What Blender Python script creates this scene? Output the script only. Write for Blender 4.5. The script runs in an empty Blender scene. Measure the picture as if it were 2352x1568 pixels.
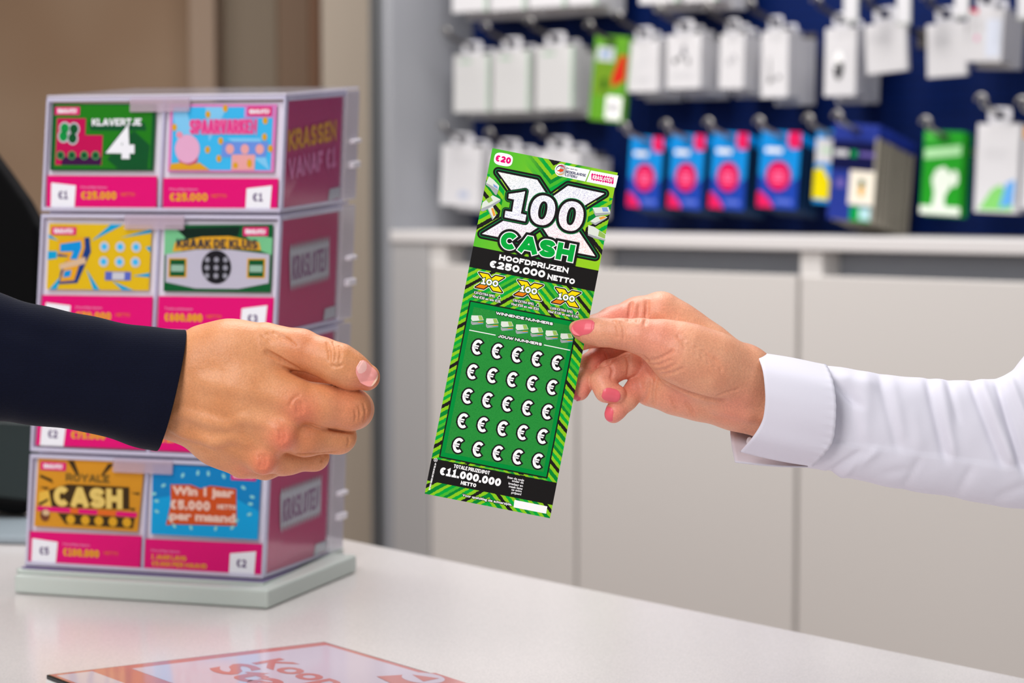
import bpy, math, random
import numpy as np
from mathutils import Vector, Matrix

random.seed(7)
rng = np.random.default_rng(7)
SC = bpy.context.scene
COL = SC.collection

# ------------------------------------------------------------------ camera
F = 4600.0                     # focal length in pixels of a 2352 px wide frame
CX, CY = 1176.0, 784.0
PITCH = math.radians(4.0)
CAM = Vector((0.0, 0.0, 1.30))
FOCUS = 1.15
RIGHT = Vector((1, 0, 0))
FWD = Vector((0, math.cos(PITCH), -math.sin(PITCH)))
UP = Vector((0, math.sin(PITCH), math.cos(PITCH)))

cam_data = bpy.data.cameras.new('camera')
cam = bpy.data.objects.new('camera', cam_data)
COL.objects.link(cam)
cam_data.sensor_width = 36.0
cam_data.lens = F / 2352.0 * 36.0
cam.location = CAM
cam.rotation_euler = (math.radians(90) - PITCH, 0, 0)
cam_data.dof.use_dof = True
cam_data.dof.focus_distance = FOCUS
cam_data.dof.aperture_fstop = 8.4
cam_data.clip_start = 0.05
SC.camera = cam

# ------------------------------------------------------------------ world, lights, exposure
world = bpy.data.worlds.new('shop_ambience')
SC.world = world
world.use_nodes = True
bg = world.node_tree.nodes['Background']
bg.inputs['Color'].default_value = (0.93, 0.95, 1.0, 1)
bg.inputs['Strength'].default_value = 0.22


def area(name, loc, target, size, size_y, power, color=(1, 1, 1)):
    d = bpy.data.lights.new(name, 'AREA')
    d.shape = 'RECTANGLE'
    d.size, d.size_y = size, size_y
    d.energy = power
    d.color = color
    o = bpy.data.objects.new(name, d)
    COL.objects.link(o)
    o.location = loc
    v = Vector(target) - Vector(loc)
    o.rotation_euler = v.to_track_quat('-Z', 'Y').to_euler()
    return o


area('softbox_light', (-0.75, -0.35, 2.05), (0.0, 1.15, 1.2), 0.6, 0.6, 17.5, (1.0, 0.97, 0.94))
area('fill_light', (1.5, -0.2, 1.9), (0.2, 1.3, 1.2), 1.0, 1.0, 5.5, (0.95, 0.97, 1.0))
wall_fill = area('wall_grading_fill_light', (0.15, 3.6, 2.75), (0.45, 3.9, 1.2), 2.6, 0.35, 35, (1.0, 0.97, 0.95))  # added unseen light, placed so the cabinets darken towards the floor
wall_fill.rotation_euler = (math.radians(22), 0, math.radians(-44))
area('background_fill_light', (-1.2, 3.2, 2.75), (-1.2, 4.6, 0.8), 1.4, 0.6, 34, (1.0, 0.95, 0.9))  # added unseen light for the background
area('counter_fill_light', (-0.2, 1.9, 2.7), (-0.15, 1.5, 0.97), 0.9, 0.9, 26, (1.0, 0.98, 0.96))  # added overhead to brighten the counter, no fixture stands for it
area('tower_fill_light', (-0.55, 0.45, 2.5), (-0.25, 1.6, 1.15), 0.7, 0.7, 11, (1.0, 0.98, 0.97))  # added frontal light to lift the dim tower faces

SC.view_settings.view_transform = 'Standard'
SC.view_settings.look = 'None'
SC.view_settings.exposure = 0.0
SC.view_settings.gamma = 1.0
SC.view_settings.use_curve_mapping = False
SC.cycles.max_bounces = 8
SC.cycles.transparent_max_bounces = 16
SC.cycles.use_denoising = True


# ------------------------------------------------------------------ helpers: space
def ray(px, py):
    return FWD + RIGHT * ((px - CX) / F) - UP * ((py - CY) / F)


def at(px, py, d):
    return CAM + ray(px, py) * d


def hit(px, py, o, n):
    r = ray(px, py)
    t = (o - CAM).dot(n) / r.dot(n)
    return CAM + r * t


def depth_of(P):
    return (P - CAM).dot(FWD)


# ------------------------------------------------------------------ helpers: materials
def lin(c):
    c = c / 255.0
    return c / 12.92 if c <= 0.04045 else ((c + 0.055) / 1.055) ** 2.4


def rgb(r, g, b):
    return (lin(r), lin(g), lin(b), 1.0)


MATS = {}


def mat(name, color, rough=0.5, spec=0.5, coat=0.0, metal=0.0, emis=None):
    if name in MATS:
        return MATS[name]
    m = bpy.data.materials.new(name)
    m.use_nodes = True
    b = m.node_tree.nodes['Principled BSDF']
    b.inputs['Base Color'].default_value = rgb(*color)
    b.inputs['Roughness'].default_value = rough
    b.inputs['Specular IOR Level'].default_value = 0.1 if ('print' in name or 'card' in name) else spec
    b.inputs['Metallic'].default_value = metal
    b.inputs['Coat Weight'].default_value = coat
    b.inputs['Coat Roughness'].default_value = 0.08
    MATS[name] = m
    return m


def nodes(m):
    return m.node_tree.nodes, m.node_tree.links, m.node_tree.nodes['Principled BSDF']


def add_noise(m, scale, c1, c2, detail=4, bump=0.0, bump_scale=None, dist=0.002, rough=0.6, stretch=(1, 1, 1)):
    """base colour varied by noise between c1 and c2, with an optional fine bump"""
    N, L, b = nodes(m)
    tc = N.new('ShaderNodeTexCoord')
    mp = N.new('ShaderNodeMapping')
    mp.inputs['Scale'].default_value = stretch
    L.new(tc.outputs['Object'], mp.inputs['Vector'])
    nz = N.new('ShaderNodeTexNoise')
    nz.inputs['Scale'].default_value = scale
    nz.inputs['Detail'].default_value = detail
    nz.inputs['Roughness'].default_value = rough
    L.new(mp.outputs['Vector'], nz.inputs['Vector'])
    rp = N.new('ShaderNodeValToRGB')
    rp.color_ramp.elements[0].position = 0.35
    rp.color_ramp.elements[1].position = 0.65
    rp.color_ramp.elements[0].color = rgb(*c1)
    rp.color_ramp.elements[1].color = rgb(*c2)
    L.new(nz.outputs['Fac'], rp.inputs['Fac'])
    L.new(rp.outputs['Color'], b.inputs['Base Color'])
    if bump:
        n2 = N.new('ShaderNodeTexNoise')
        n2.inputs['Scale'].default_value = bump_scale or scale
        n2.inputs['Detail'].default_value = 3
        L.new(mp.outputs['Vector'], n2.inputs['Vector'])
        bp = N.new('ShaderNodeBump')
        bp.inputs['Strength'].default_value = bump
        bp.inputs['Distance'].default_value = dist
        L.new(n2.outputs['Fac'], bp.inputs['Height'])
        L.new(bp.outputs['Normal'], b.inputs['Normal'])
    return m


def clear_mat(name, tint, haze, gloss_rough=0.06, fres=1.25):
    """clear plastic: mostly see-through, a little haze of its own colour, glossy surface"""
    if name in MATS:
        return MATS[name]
    m = bpy.data.materials.new(name)
    m.use_nodes = True
    N, L = m.node_tree.nodes, m.node_tree.links
    N.remove(N['Principled BSDF'])
    out = N['Material Output']
    tr = N.new('ShaderNodeBsdfTransparent')
    tr.inputs['Color'].default_value = (0.97, 0.97, 0.985, 1)
    df = N.new('ShaderNodeBsdfDiffuse')
    df.inputs['Color'].default_value = rgb(*tint)
    m1 = N.new('ShaderNodeMixShader')
    m1.inputs['Fac'].default_value = haze
    L.new(tr.outputs[0], m1.inputs[1])
    L.new(df.outputs[0], m1.inputs[2])
    gl = N.new('ShaderNodeBsdfGlossy')
    gl.inputs['Roughness'].default_value = gloss_rough
    fr = N.new('ShaderNodeFresnel')
    fr.inputs['IOR'].default_value = fres
    m2 = N.new('ShaderNodeMixShader')
    geo = N.new('ShaderNodeNewGeometry')          # only the outer side of a pane mirrors
    inv = N.new('ShaderNodeMath')
    inv.operation = 'SUBTRACT'
    inv.inputs[0].default_value = 1.0
    L.new(geo.outputs['Backfacing'], inv.inputs[1])
    mul = N.new('ShaderNodeMath')
    mul.operation = 'MULTIPLY'
    L.new(inv.outputs[0], mul.inputs[0])
    L.new(fr.outputs[0], mul.inputs[1])
    L.new(mul.outputs[0], m2.inputs['Fac'])
    L.new(m1.outputs[0], m2.inputs[1])
    L.new(gl.outputs[0], m2.inputs[2])
    L.new(m2.outputs[0], out.inputs['Surface'])
    MATS[name] = m
    return m


# ------------------------------------------------------------------ helpers: objects
def mesh_obj(name, verts, faces, mats, parent=None, origin=None, mat_ids=None, smooth=False, bevel=0.0):
    """verts in world space; the object's origin is its parent's (or origin)"""
    if parent is not None:
        org = Vector(parent['org'])
    else:
        org = Vector(origin) if origin is not None else Vector((0, 0, 0))
    me = bpy.data.meshes.new(name)
    me.from_pydata([tuple(Vector(v) - org) for v in verts], [], [tuple(f) for f in faces])
    for m in (mats if isinstance(mats, (list, tuple)) else [mats]):
        me.materials.append(m)
    if mat_ids is not None:
        me.polygons.foreach_set('material_index', np.array(mat_ids, dtype=np.int32))
    if smooth:
        me.polygons.foreach_set('use_smooth', np.ones(len(me.polygons), dtype=bool))
    me.update()
    o = bpy.data.objects.new(name, me)
    COL.objects.link(o)
    if parent is not None:
        o.parent = parent
    else:
        o.location = org
    o['org'] = tuple(org)
    if bevel:
        md = o.modifiers.new('edge', 'BEVEL')
        md.width = bevel
        md.segments = 2
        md.limit_method = 'ANGLE'
    return o


def thing(name, label, cat, org, group=None):
    o = bpy.data.objects.new(name, None)
    o.empty_display_size = 0.02
    COL.objects.link(o)
    o.location = org
    o['org'] = tuple(org)
    o['label'] = label
    o['category'] = cat
    if group:
        o['group'] = group
    return o


def tag(o, label, cat, group=None):
    o['label'] = label
    o['category'] = cat
    if group:
        o['group'] = group
    return o


class MB:
    def __init__(self):
        self.v, self.f, self.m = [], [], []

    def add(self, verts, faces, mi=0):
        b = len(self.v)
        self.v += [Vector(p) for p in verts]
        self.f += [tuple(i + b for i in f) for f in faces]
        self.m += [mi] * len(faces)

    def hexa(self, c, mi=0):
        """c: 8 corners, bottom ring 0-3 then top ring 4-7"""
        self.add(c, [(3, 2, 1, 0), (4, 5, 6, 7), (0, 1, 5, 4), (1, 2, 6, 5), (2, 3, 7, 6), (3, 0, 4, 7)], mi)

    def box(self, o, ex, ey, ez, mi=0):
        o = Vector(o)
        c = [o, o + ex, o + ex + ey, o + ey]
        c += [p + ez for p in c]
        self.hexa(c, mi)

    def prism(self, pts, ext, mi=0):
        n = len(pts)
        p = [Vector(q) for q in pts]
        self.add(p + [q + ext for q in p],
                 [tuple(range(n - 1, -1, -1)), tuple(range(n, 2 * n))] +
                 [(i, (i + 1) % n, n + (i + 1) % n, n + i) for i in range(n)], mi)

    def ring(self, outer, inner, ext, mi=0):
        n = len(outer)
        O = [Vector(q) for q in outer]
        I = [Vector(q) for q in inner]
        V = O + I + [q + ext for q in O] + [q + ext for q in I]
        Fc = []
        for i in range(n):
            j = (i + 1) % n
            Fc += [(i, n + i, n + j, j), (2 * n + i, 2 * n + j, 3 * n + j, 3 * n + i),
                   (i, j, 2 * n + j, 2 * n + i), (n + i, 3 * n + i, 3 * n + j, n + j)]
        self.add(V, Fc, mi)

    def tube(self, pts, r, n=8, mi=0):
        pts = [Vector(p) for p in pts]
        V, Fc = [], []
        for i, p in enumerate(pts):
            d = (pts[min(i + 1, len(pts) - 1)] - pts[max(i - 1, 0)]).normalized()
            a = d.orthogonal().normalized() if i == 0 else (a - d * a.dot(d)).normalized()
            b = d.cross(a)
            V += [p + (a * math.cos(2 * math.pi * k / n) + b * math.sin(2 * math.pi * k / n)) * r for k in range(n)]
        for i in range(len(pts) - 1):
            for k in range(n):
                Fc.append((i * n + k, i * n + (k + 1) % n, (i + 1) * n + (k + 1) % n, (i + 1) * n + k))
        Fc += [tuple(range(n - 1, -1, -1)), tuple((len(pts) - 1) * n + k for k in range(n))]
        self.add(V, Fc, mi)

    def build(self, name, mats, parent=None, origin=None, smooth=False, bevel=0.0):
        ml = mats if isinstance(mats, (list, tuple)) else [mats]
        return mesh_obj(name, self.v, self.f, ml, parent, origin, self.m if len(ml) > 1 else None, smooth, bevel)


# ------------------------------------------------------------------ helpers: flat print
_GL = {}


def glyphs(body, off=0.0, shear=0.0):
    key = (body, off, shear)
    if key in _GL:
        return _GL[key]
    cu = bpy.data.curves.new('lettering_outline', 'FONT')
    cu.body = body
    cu.offset = off
    cu.shear = shear
    cu.resolution_u = 3
    cu.fill_mode = 'FRONT'
    ob = bpy.data.objects.new('lettering_outline', cu)
    me = bpy.data.meshes.new_from_object(ob)
    v = [(p.co.x, p.co.y) for p in me.vertices]
    f = [tuple(p.vertices) for p in me.polygons]
    # keep faces turned to +z
    ff = []
    for q in f:
        a = 0
        for i in range(len(q)):
            x0, y0 = v[q[i]]
            x1, y1 = v[q[(i + 1) % len(q)]]
            a += x0 * y1 - x1 * y0
        ff.append(q if a > 0 else q[::-1])
    bpy.data.objects.remove(ob)
    bpy.data.curves.remove(cu)
    bpy.data.meshes.remove(me)
    _GL[key] = (v, ff)
    return _GL[key]


def ellipse(c, rx, ry, rot=0.0, n=28, power=2.0):
    out = []
    for i in range(n):
        t = 2 * math.pi * i / n
        x = math.copysign(abs(math.cos(t)) ** (2 / power), math.cos(t)) * rx
        y = math.copysign(abs(math.sin(t)) ** (2 / power), math.sin(t)) * ry
        cr, sr = math.cos(rot), math.sin(rot)
        out.append((c[0] + x * cr - y * sr, c[1] + x * sr + y * cr))
    return out


# ------------------------------------------------------------------ a heavy sans built from strokes
def _arc(cx, cy, rx, ry, a0, a1, n=14):
    return [(cx + rx * math.cos(math.radians(a0 + (a1 - a0) * i / n)), cy + ry * math.sin(math.radians(a0 + (a1 - a0) * i / n))) for i in range(n + 1)]


def _spl(p, n=5):
    out = []
    for i in range(len(p) - 1):
        a, b_, c, d = p[max(i - 1, 0)], p[i], p[i + 1], p[min(i + 2, len(p) - 1)]
        for k in range(n):
            t = k / n
            out.append(tuple(.5 * (2 * b_[q] + (c[q] - a[q]) * t + (2 * a[q] - 5 * b_[q] + 4 * c[q] - d[q]) * t * t +
                                   (3 * b_[q] - a[q] - 3 * c[q] + d[q]) * t ** 3) for q in (0, 1)))
    return out + [p[-1]]


_O = _arc(.5, .5, .5, .5, 0, 360, 28)
_S = _spl([(.97, .78), (.8, .95), (.5, 1), (.17, .95), (.02, .76), (.16, .58), (.5, .5), (.84, .42), (.99, .24), (.84, .05), (.5, 0), (.2, .04), (.01, .22)])
# width, strokes (a stroke whose first and last point agree is closed)
FONT = {
    'A': (1.0, [[(0, 0), (.43, 1), (.57, 1), (1, 0)], [(.2, .26), (.8, .26)]]),
    'C': (.9, [_arc(.5, .5, .5, .5, 42, 318, 22)]),
    'D': (.9, [[(0, 0), (0, 1), (.45, 1)] + _arc(.45, .5, .55, .5, 80, -80, 12) + [(.45, 0), (0, 0)]]),
    'E': (.75, [[(1, 1), (0, 1), (0, 0), (1, 0)], [(0, .5), (.9, .5)]]),
    'F': (.72, [[(1, 1), (0, 1), (0, 0)], [(0, .5), (.9, .5)]]),
    'G': (.95, [_arc(.5, .5, .5, .5, 42, 340, 22) + [(1, .45), (.55, .45)]]),
    'H': (.9, [[(0, 0), (0, 1)], [(1, 0), (1, 1)], [(0, .5), (1, .5)]]),
    'I': (.0, [[(.5, 0), (.5, 1)]]),
    'J': (.62, [[(1, 1), (1, .35)] + _arc(.5, .33, .5, .33, 0, -160, 10)]),
    'K': (.88, [[(0, 0), (0, 1)], [(.95, 1), (.1, .45)], [(.3, .6), (1, 0)]]),
    'L': (.7, [[(0, 1), (0, 0), (1, 0)]]),
    'M': (1.15, [[(0, 0), (0, 1), (.5, .25), (1, 1), (1, 0)]]),
    'N': (.92, [[(0, 0), (0, 1), (1, 0), (1, 1)]]),
    'O': (.98, [_O]),
    'P': (.82, [[(0, 0), (0, 1), (.55, 1)] + _arc(.55, .68, .45, .32, 80, -80, 10) + [(.55, .36), (0, .36)]]),
    'R': (.86, [[(0, 0), (0, 1), (.55, 1)] + _arc(.55, .7, .42, .3, 80, -80, 10) + [(.55, .4), (0, .4)], [(.5, .4), (1, 0)]]),
    'S': (.84, [_S]),
    'T': (.84, [[(0, 1), (1, 1)], [(.5, 1), (.5, 0)]]),
    'U': (.9, [[(0, 1), (0, .4)] + _arc(.5, .4, .5, .4, 190, 350, 12) + [(1, .4), (1, 1)]]),
    'V': (.95, [[(0, 1), (.44, 0), (.56, 0), (1, 1)]]),
    'W': (1.35, [[(0, 1), (.22, 0), (.28, 0), (.47, .9), (.53, .9), (.72, 0), (.78, 0), (1, 1)]]),
    'X': (.92, [[(0, 0), (1, 1)], [(0, 1), (1, 0)]]),
    'Y': (.9, [[(0, 1), (.5, .45), (1, 1)], [(.5, .45), (.5, 0)]]),
    'Z': (.82, [[(0, 1), (1, 1), (0, 0), (1, 0)]]),
    '0': (.74, [_O]),
    '1': (.55, [[(.02, .8), (.55, 1), (.55, 0)], [(.05, 0), (1, 0)]]),
    '2': (.72, [_arc(.5, .7, .48, .3, 165, -25, 12) + [(.02, .02), (.04, 0), (1, 0)]]),
    '3': (.72, [_arc(.45, .75, .5, .25, 150, -80, 10) + _arc(.45, .26, .55, .26, 80, -150, 12)]),
    '4': (.84, [[(.72, 0), (.72, 1), (0, .25), (1, .25)]]),
    '5': (.72, [[(.92, 1), (.12, 1), (.06, .52)] + _arc(.46, .32, .52, .32, 125, -150, 14)]),
    '6': (.74, [_arc(.5, .3, .5, .3, 170, -190, 20) + _spl([(.02, .4), (.15, .8), (.55, 1), (.9, .88)])]),
    '7': (.72, [[(0, 1), (1, 1), (.35, 0)]]),
    '8': (.74, [_arc(.5, .76, .42, .24, 0, 360, 18), _arc(.5, .26, .5, .26, 0, 360, 18)]),
    '9': (.74, [_arc(.5, .7, .5, .3, 0, 360, 18), _spl([(.98, .6), (.85, .2), (.45, 0), (.1, .12)])]),
    '€': (.74, [_arc(.62, .5, .55, .5, 48, 312, 20), (.5, [(-.12, .59), (.74, .59)]), (.5, [(-.12, .41), (.68, .41)])]),
    '.': (.0, [[(.5, 'dot')]]),
    '!': (.0, [[(.5, .42), (.5, 1)], [(.5, 'dot')]]),
    '?': (.6, [_arc(.5, .74, .46, .26, 165, -60, 10) + [(.5, .4), (.5, .32)], [(.5, 'dot')]]),
    '+': (.6, [[(0, .45), (1, .45)], [(.5, .15), (.5, .75)]]),
}


def strokes(body, w, h, wt, gap=.09, space=.30):
    """centre-line strokes of body laid out in a w x h box (metres), with stroke width t"""
    t = h * wt
    H = h - t
    fixed, flex = 0.0, 0.0
    for ch in body:
        if ch == ' ':
            flex += space
            continue
        fixed += t
        flex += FONT[ch][0] * (1 - wt * .5)
    flex += gap * (len(body) - 1)
    k = max((w - fixed) / flex, h * 0.02)
    if k < h * .35:                       # too tight: thinner strokes
        t *= .8
        H = h - t
        k = max((w - fixed * .8) / flex, h * .05)
    out, x = [], 0.0
    for ch in body:
        if ch == ' ':
            x += (space + gap) * k
            continue
        gw = FONT[ch][0] * (1 - wt * .5) * k
        for s_ in FONT[ch][1]:
            fac = 1.0
            if isinstance(s_, tuple):
                fac, s_ = s_
            if s_[0][1] == 'dot':
                out.append((1.0, [(x + t / 2 - w / 2, -h / 2), (x + t / 2 - w / 2, -h / 2 + t)], 0.0, 0.0))
                continue
            e_ = [t / 2 * fac if (abs(p[1]) < 1e-6 or abs(p[1] - 1) < 1e-6 or p[0] in (0, 1)) and fac == 1.0 else 0.0 for p in (s_[0], s_[-1])]
            out.append((fac, [(x + t / 2 + (gw * p[0] if gw else 0.0) - w / 2, t / 2 + H * p[1] - h / 2) for p in s_], e_[0], e_[1]))
        x += t + gw + gap * k
    return out, t


def stroke_strip(p, t, ext=0.0, ext1=0.0):
    """mitred strip of half width t along polyline p, ends lengthened by ext"""
    closed = len(p) > 3 and abs(p[0][0] - p[-1][0]) < 1e-9 and abs(p[0][1] - p[-1][1]) < 1e-9
    q = [p[0]]
    for a in p[1:]:
        if math.hypot(a[0] - q[-1][0], a[1] - q[-1][1]) > 1e-9:
            q.append(a)
    if closed:
        q = q[:-1]
    n = len(q)

    def unit(a, b):
        d = math.hypot(b[0] - a[0], b[1] - a[1]) or 1e-12
        return (b[0] - a[0]) / d, (b[1] - a[1]) / d

    if not closed and n > 1:
        d = unit(q[0], q[1])
        q[0] = (q[0][0] - d[0] * ext, q[0][1] - d[1] * ext)
        d = unit(q[-2], q[-1])
        q[-1] = (q[-1][0] + d[0] * ext1, q[-1][1] + d[1] * ext1)
    V, Fc = [], []
    for i in range(n):
        a = q[(i - 1) % n] if (closed or i) else None
        b = q[(i + 1) % n] if (closed or i < n - 1) else None
        d0 = unit(a, q[i]) if a else unit(q[i], b)
        d1 = unit(q[i], b) if b else d0
        nx, ny = -(d0[1] + d1[1]), d0[0] + d1[0]
        l = math.hypot(nx, ny)
        if l < 1e-6:
            nx, ny, l = -d0[1], d0[0], 1
        nx, ny = nx / l, ny / l
        c = nx * -d0[1] + ny * d0[0]
        m = min(1 / max(c, .2), 2.1) * t
        V += [(q[i][0] + nx * m, q[i][1] + ny * m), (q[i][0] - nx * m, q[i][1] - ny * m)]
    for i in range(n if closed else n - 1):
        j = (i + 1) % n
        Fc.append((2 * i, 2 * i + 1, 2 * j + 1, 2 * j))
    return V, Fc


class Canvas:
    """flat print on a plane: input points are photograph pixels seen on that plane (or plane metres with raw=True)"""

    def __init__(self, o, ex, ey, unit, eps=0.00006):
        self.o, self.ex, self.ey = Vector(o), Vector(ex).normalized(), Vector(ey).normalized()
        self.n = self.ex.cross(self.ey).normalized()
        self.ey = self.n.cross(self.ex)
        self.unit, self.eps = unit, eps
        self.v, self.f, self.m, self.ml = [], [], [], []
        self.raw = False

    def P(self, p):
        if self.raw:
            return p[0], p[1]
        w = hit(p[0], p[1], self.o, self.n) - self.o
        return w.dot(self.ex), w.dot(self.ey)

    def add2(self, pts, faces, m, layer, rise=0.0):
        if m not in self.ml:
            self.ml.append(m)
        b = len(self.v)
        N_ = max(len(pts), 1)
        self.v += [self.o + self.ex * x + self.ey * y + self.n * (self.eps * (layer + rise * i / N_)) for i, (x, y) in enumerate(pts)]
        self.f += [tuple(i + b for i in q) for q in faces]
        self.m += [self.ml.index(m)] * len(faces)

    def _ccw(self, q):
        a = sum(q[i][0] * q[(i + 1) % len(q)][1] - q[(i + 1) % len(q)][0] * q[i][1] for i in range(len(q)))
        return q if a > 0 else q[::-1]

    def poly(self, pts, m, layer):
        q = self._ccw([self.P(p) for p in pts])
        self.add2(q, [tuple(range(len(q)))], m, layer)

    def local(self, q, m, layer):
        q = self._ccw(list(q))
        self.add2(q, [tuple(range(len(q)))], m, layer)

    def line(self, a, b, w, m, layer, conv=True):
        (x0, y0), (x1, y1) = (self.P(a), self.P(b)) if conv else (a, b)
        w = w * self.unit / 2
        d = math.hypot(x1 - x0, y1 - y0) or 1
        nx, ny = -(y1 - y0) / d * w, (x1 - x0) / d * w
        self.local([(x0 + nx, y0 + ny), (x1 + nx, y1 + ny), (x1 - nx, y1 - ny), (x0 - nx, y0 - ny)], m, layer)

    def fat(self, pts, r, m, layer, conv=True):
        q = [self.P(p) for p in pts] if conv else list(pts)
        self.local(q, m, layer)
        if r > 0:
            for i in range(len(q)):
                self.line(q[i], q[(i + 1) % len(q)], 2 * r, m, layer + .03 + .03 * i, conv=False)
                if len(q) < 20 and r > 0.5:
                    self.local(ellipse(q[i], r * self.unit, r * self.unit, n=18), m, layer + .4 + .03 * i)

    def disc(self, c, rx, ry, m, layer, rot=0.0, n=24, power=2.0):
        self.local(ellipse(self.P(c), rx * self.unit, ry * self.unit, rot, n, power), m, layer)

    def text(self, body, c, w, h, m, layer, off=0.02, rot=0.0, grow=0.0, wt=None):
        """fits the lettering into w x h pixels round c; grow (pixels) makes a fatter copy for an outline"""
        cx, cy = self.P(c)
        cr, sr = math.cos(rot), math.sin(rot)
        put = lambda x, y: (cx + x * cr - y * sr, cy + x * sr + y * cr)
        g = grow * self.unit
        if all(ch in FONT or ch == ' ' for ch in body):
            ss, t = strokes(body, w * self.unit, h * self.unit, wt or min(.17 + off * 2.5, .30))
            for k, (fac, s_, ea, eb) in enumerate(ss):
                v, f = stroke_strip(s_, t / 2 * fac + g, ea + g, eb + g)
                self.add2([put(*p) for p in v], f, m, layer + .12 + .05 * (k % 5), .25)
            return
        v, f = glyphs(body, off)
        xs = [p[0] for p in v]
        ys = [p[1] for p in v]
        x0, x1, y0, y1 = min(xs), max(xs), min(ys), max(ys)
        sx, sy = w * self.unit / (x1 - x0), h * self.unit / (y1 - y0)
        if grow:
            for k in range(8):
                dx, dy = g * math.cos(k * math.pi / 4), g * math.sin(k * math.pi / 4)
                self.add2([put((x - (x0 + x1) / 2) * sx + dx, (y - (y0 + y1) / 2) * sy + dy) for x, y in v], f, m, layer)
            return
        self.add2([put((x - (x0 + x1) / 2) * sx, (y - (y0 + y1) / 2) * sy) for x, y in v], f, m, layer)

    def outlined(self, body, c, w, h, m, m_out, layer, off=0.02, grow=0.03, **k):
        self.text(body, c, w, h, m_out, layer, off=off, grow=max(.8, h * grow), **k)
        self.text(body, c, w, h, m, layer + 1, off=off, **k)

    def build(self, name, parent):
        return mesh_obj(name, self.v, self.f, self.ml, parent, None, self.m)


# ------------------------------------------------------------------ shared colours
WHITE = mat('white_print', (250, 250, 250), 0.45)
BLACK = mat('black_print', (26, 24, 24), 0.45)
NAVY = mat('navy_print', (22, 32, 92), 0.45)
GREY_P = mat('grey_print', (150, 150, 158), 0.5)
LGREY_P = mat('light_grey_print', (208, 208, 212), 0.5)
PINK = mat('magenta_print', (234, 0, 116), 0.35)
ROSE = mat('rose_print', (240, 140, 185), 0.4)
YEL = mat('yellow_print', (240, 170, 20), 0.4)
GREEN = mat('green_print', (0, 168, 60), 0.4)
DGREEN = mat('dark_green_print', (0, 84, 36), 0.4)
EMERALD = mat('emerald_print', (0, 150, 62), 0.4)
LIME = mat('lime_print', (150, 208, 32), 0.4)
ORANGE = mat('orange_print', (236, 110, 30), 0.4)
GOLD = mat('gold_print', (228, 168, 30), 0.35)
SKYB = mat('sky_blue_print', (60, 190, 240), 0.4)
BLUEP = mat('blue_print', (0, 150, 220), 0.4)
REDP = mat('red_print', (226, 20, 70), 0.4)

# ================================================================== THE SETTING
def structure(o, label=None):
    o['kind'] = 'structure'
    if label:
        o['label'] = label
    return o


floor_m = mat('brown_floor', (128, 104, 88), 0.45)
add_noise(floor_m, 3.0, (118, 94, 78), (140, 116, 98))
b = MB()
b.box((-5, -1.5, -0.1), Vector((10, 0, 0)), Vector((0, 9.5, 0)), Vector((0, 0, 0.1)))
structure(b.build('floor', floor_m))

plaster = mat('tan_plaster', (168, 138, 110), 0.8)
add_noise(plaster, 1.2, (160, 128, 100), (176, 148, 122), detail=2)
YB = 6.6
b = MB()
b.box((-4.6, YB, 0.0), Vector((7, 0, 0)), Vector((0, 0.15, 0)), Vector((0, 0, 3.2)))
structure(b.build('wall_back', plaster))


def slab_px(name, x0, x1, d, thick, m, z0=0.0, z1=3.1, parent=None, bevel=0.004):
    """upright slab whose front face spans photograph columns x0..x1 at depth d"""
    p0, p1 = at(x0, 700, d), at(x1, 700, d)
    bb = MB()
    bb.box((p0.x, p0.y, z0), Vector((p1.x - p0.x, 0, 0)), Vector((0, thick, 0)), Vector((0, 0, z1 - z0)))
    return bb.build(name, m, parent, None if parent else (p0.x, p0.y, z0), bevel=bevel)


structure(slab_px('trim_1', 441, 500, 6.35, 0.35, mat('pale_pilaster', (178, 154, 134), 0.8)))
structure(slab_px('door_1', 500, 642, 6.55, 0.06, mat('taupe_door', (152, 136, 116), 0.6), z1=2.5))
structure(slab_px('trim_2', 642, 716, 6.45, 0.2, mat('brown_frame', (136, 108, 84), 0.6)))
structure(slab_px('trim_3', 716, 738, 6.40, 0.25, mat('rust_frame', (132, 92, 64), 0.6)))
structure(slab_px('trim_4', 742, 852, 5.60, 0.3, mat('greige_column', (176, 163, 148), 0.7)))
structure(slab_px('trim_5', 852, 866, 5.55, 0.3, mat('grey_column_edge', (118, 120, 122), 0.6)))
structure(slab_px('trim_6', 862, 896, 5.02, 0.05, mat('dark_post', (52, 54, 57), 0.5)))

# ------------------------------------------------------------------ gondola: peg wall + cabinets
YAW = math.radians(44)
EX = Vector((math.cos(YAW), -math.sin(YAW), 0))
EN = Vector((-math.sin(YAW), -math.cos(YAW), 0))      # towards the shop
EZ = Vector((0, 0, 1))
W0 = at(1600, 545, 4.6)
KF = 0.28


def wp(px, py, k):
    return hit(px, py, W0 + EN * k, EN)


def wa(px, py, k):
    return (wp(px, py, k) - W0).dot(EX)


def wz(px, py, k):
    return wp(px, py, k).z


def W(a, z, k):
    return Vector((W0.x, W0.y, 0)) + EX * a + EN * k + EZ * z


def wbox(bb, a0, a1, z0, z1, k0, k1, mi=0):
    bb.box(W(a0, z0, k0), EX * (a1 - a0), EN * (k1 - k0), EZ * (z1 - z0), mi)


ZS = wz(1700, 572, KF)               # underside height of shelf front
ZT = wz(1700, 540, KF)               # top of shelf
AL = wa(1085, 400, 0.0)              # left end of the peg wall
AR = wa(2352, 400, 0.0) + 0.5
structure_wall = MB()
wbox(structure_wall, AL - 0.1, AR + 0.3, 0, 3.0, -0.12, -0.04)
structure(structure_wall.build('wall_right', mat('grey_backing', (120, 122, 128), 0.7)))

peg_m = mat('navy_pegboard', (2, 25, 76), 0.5, 0.12)


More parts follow.
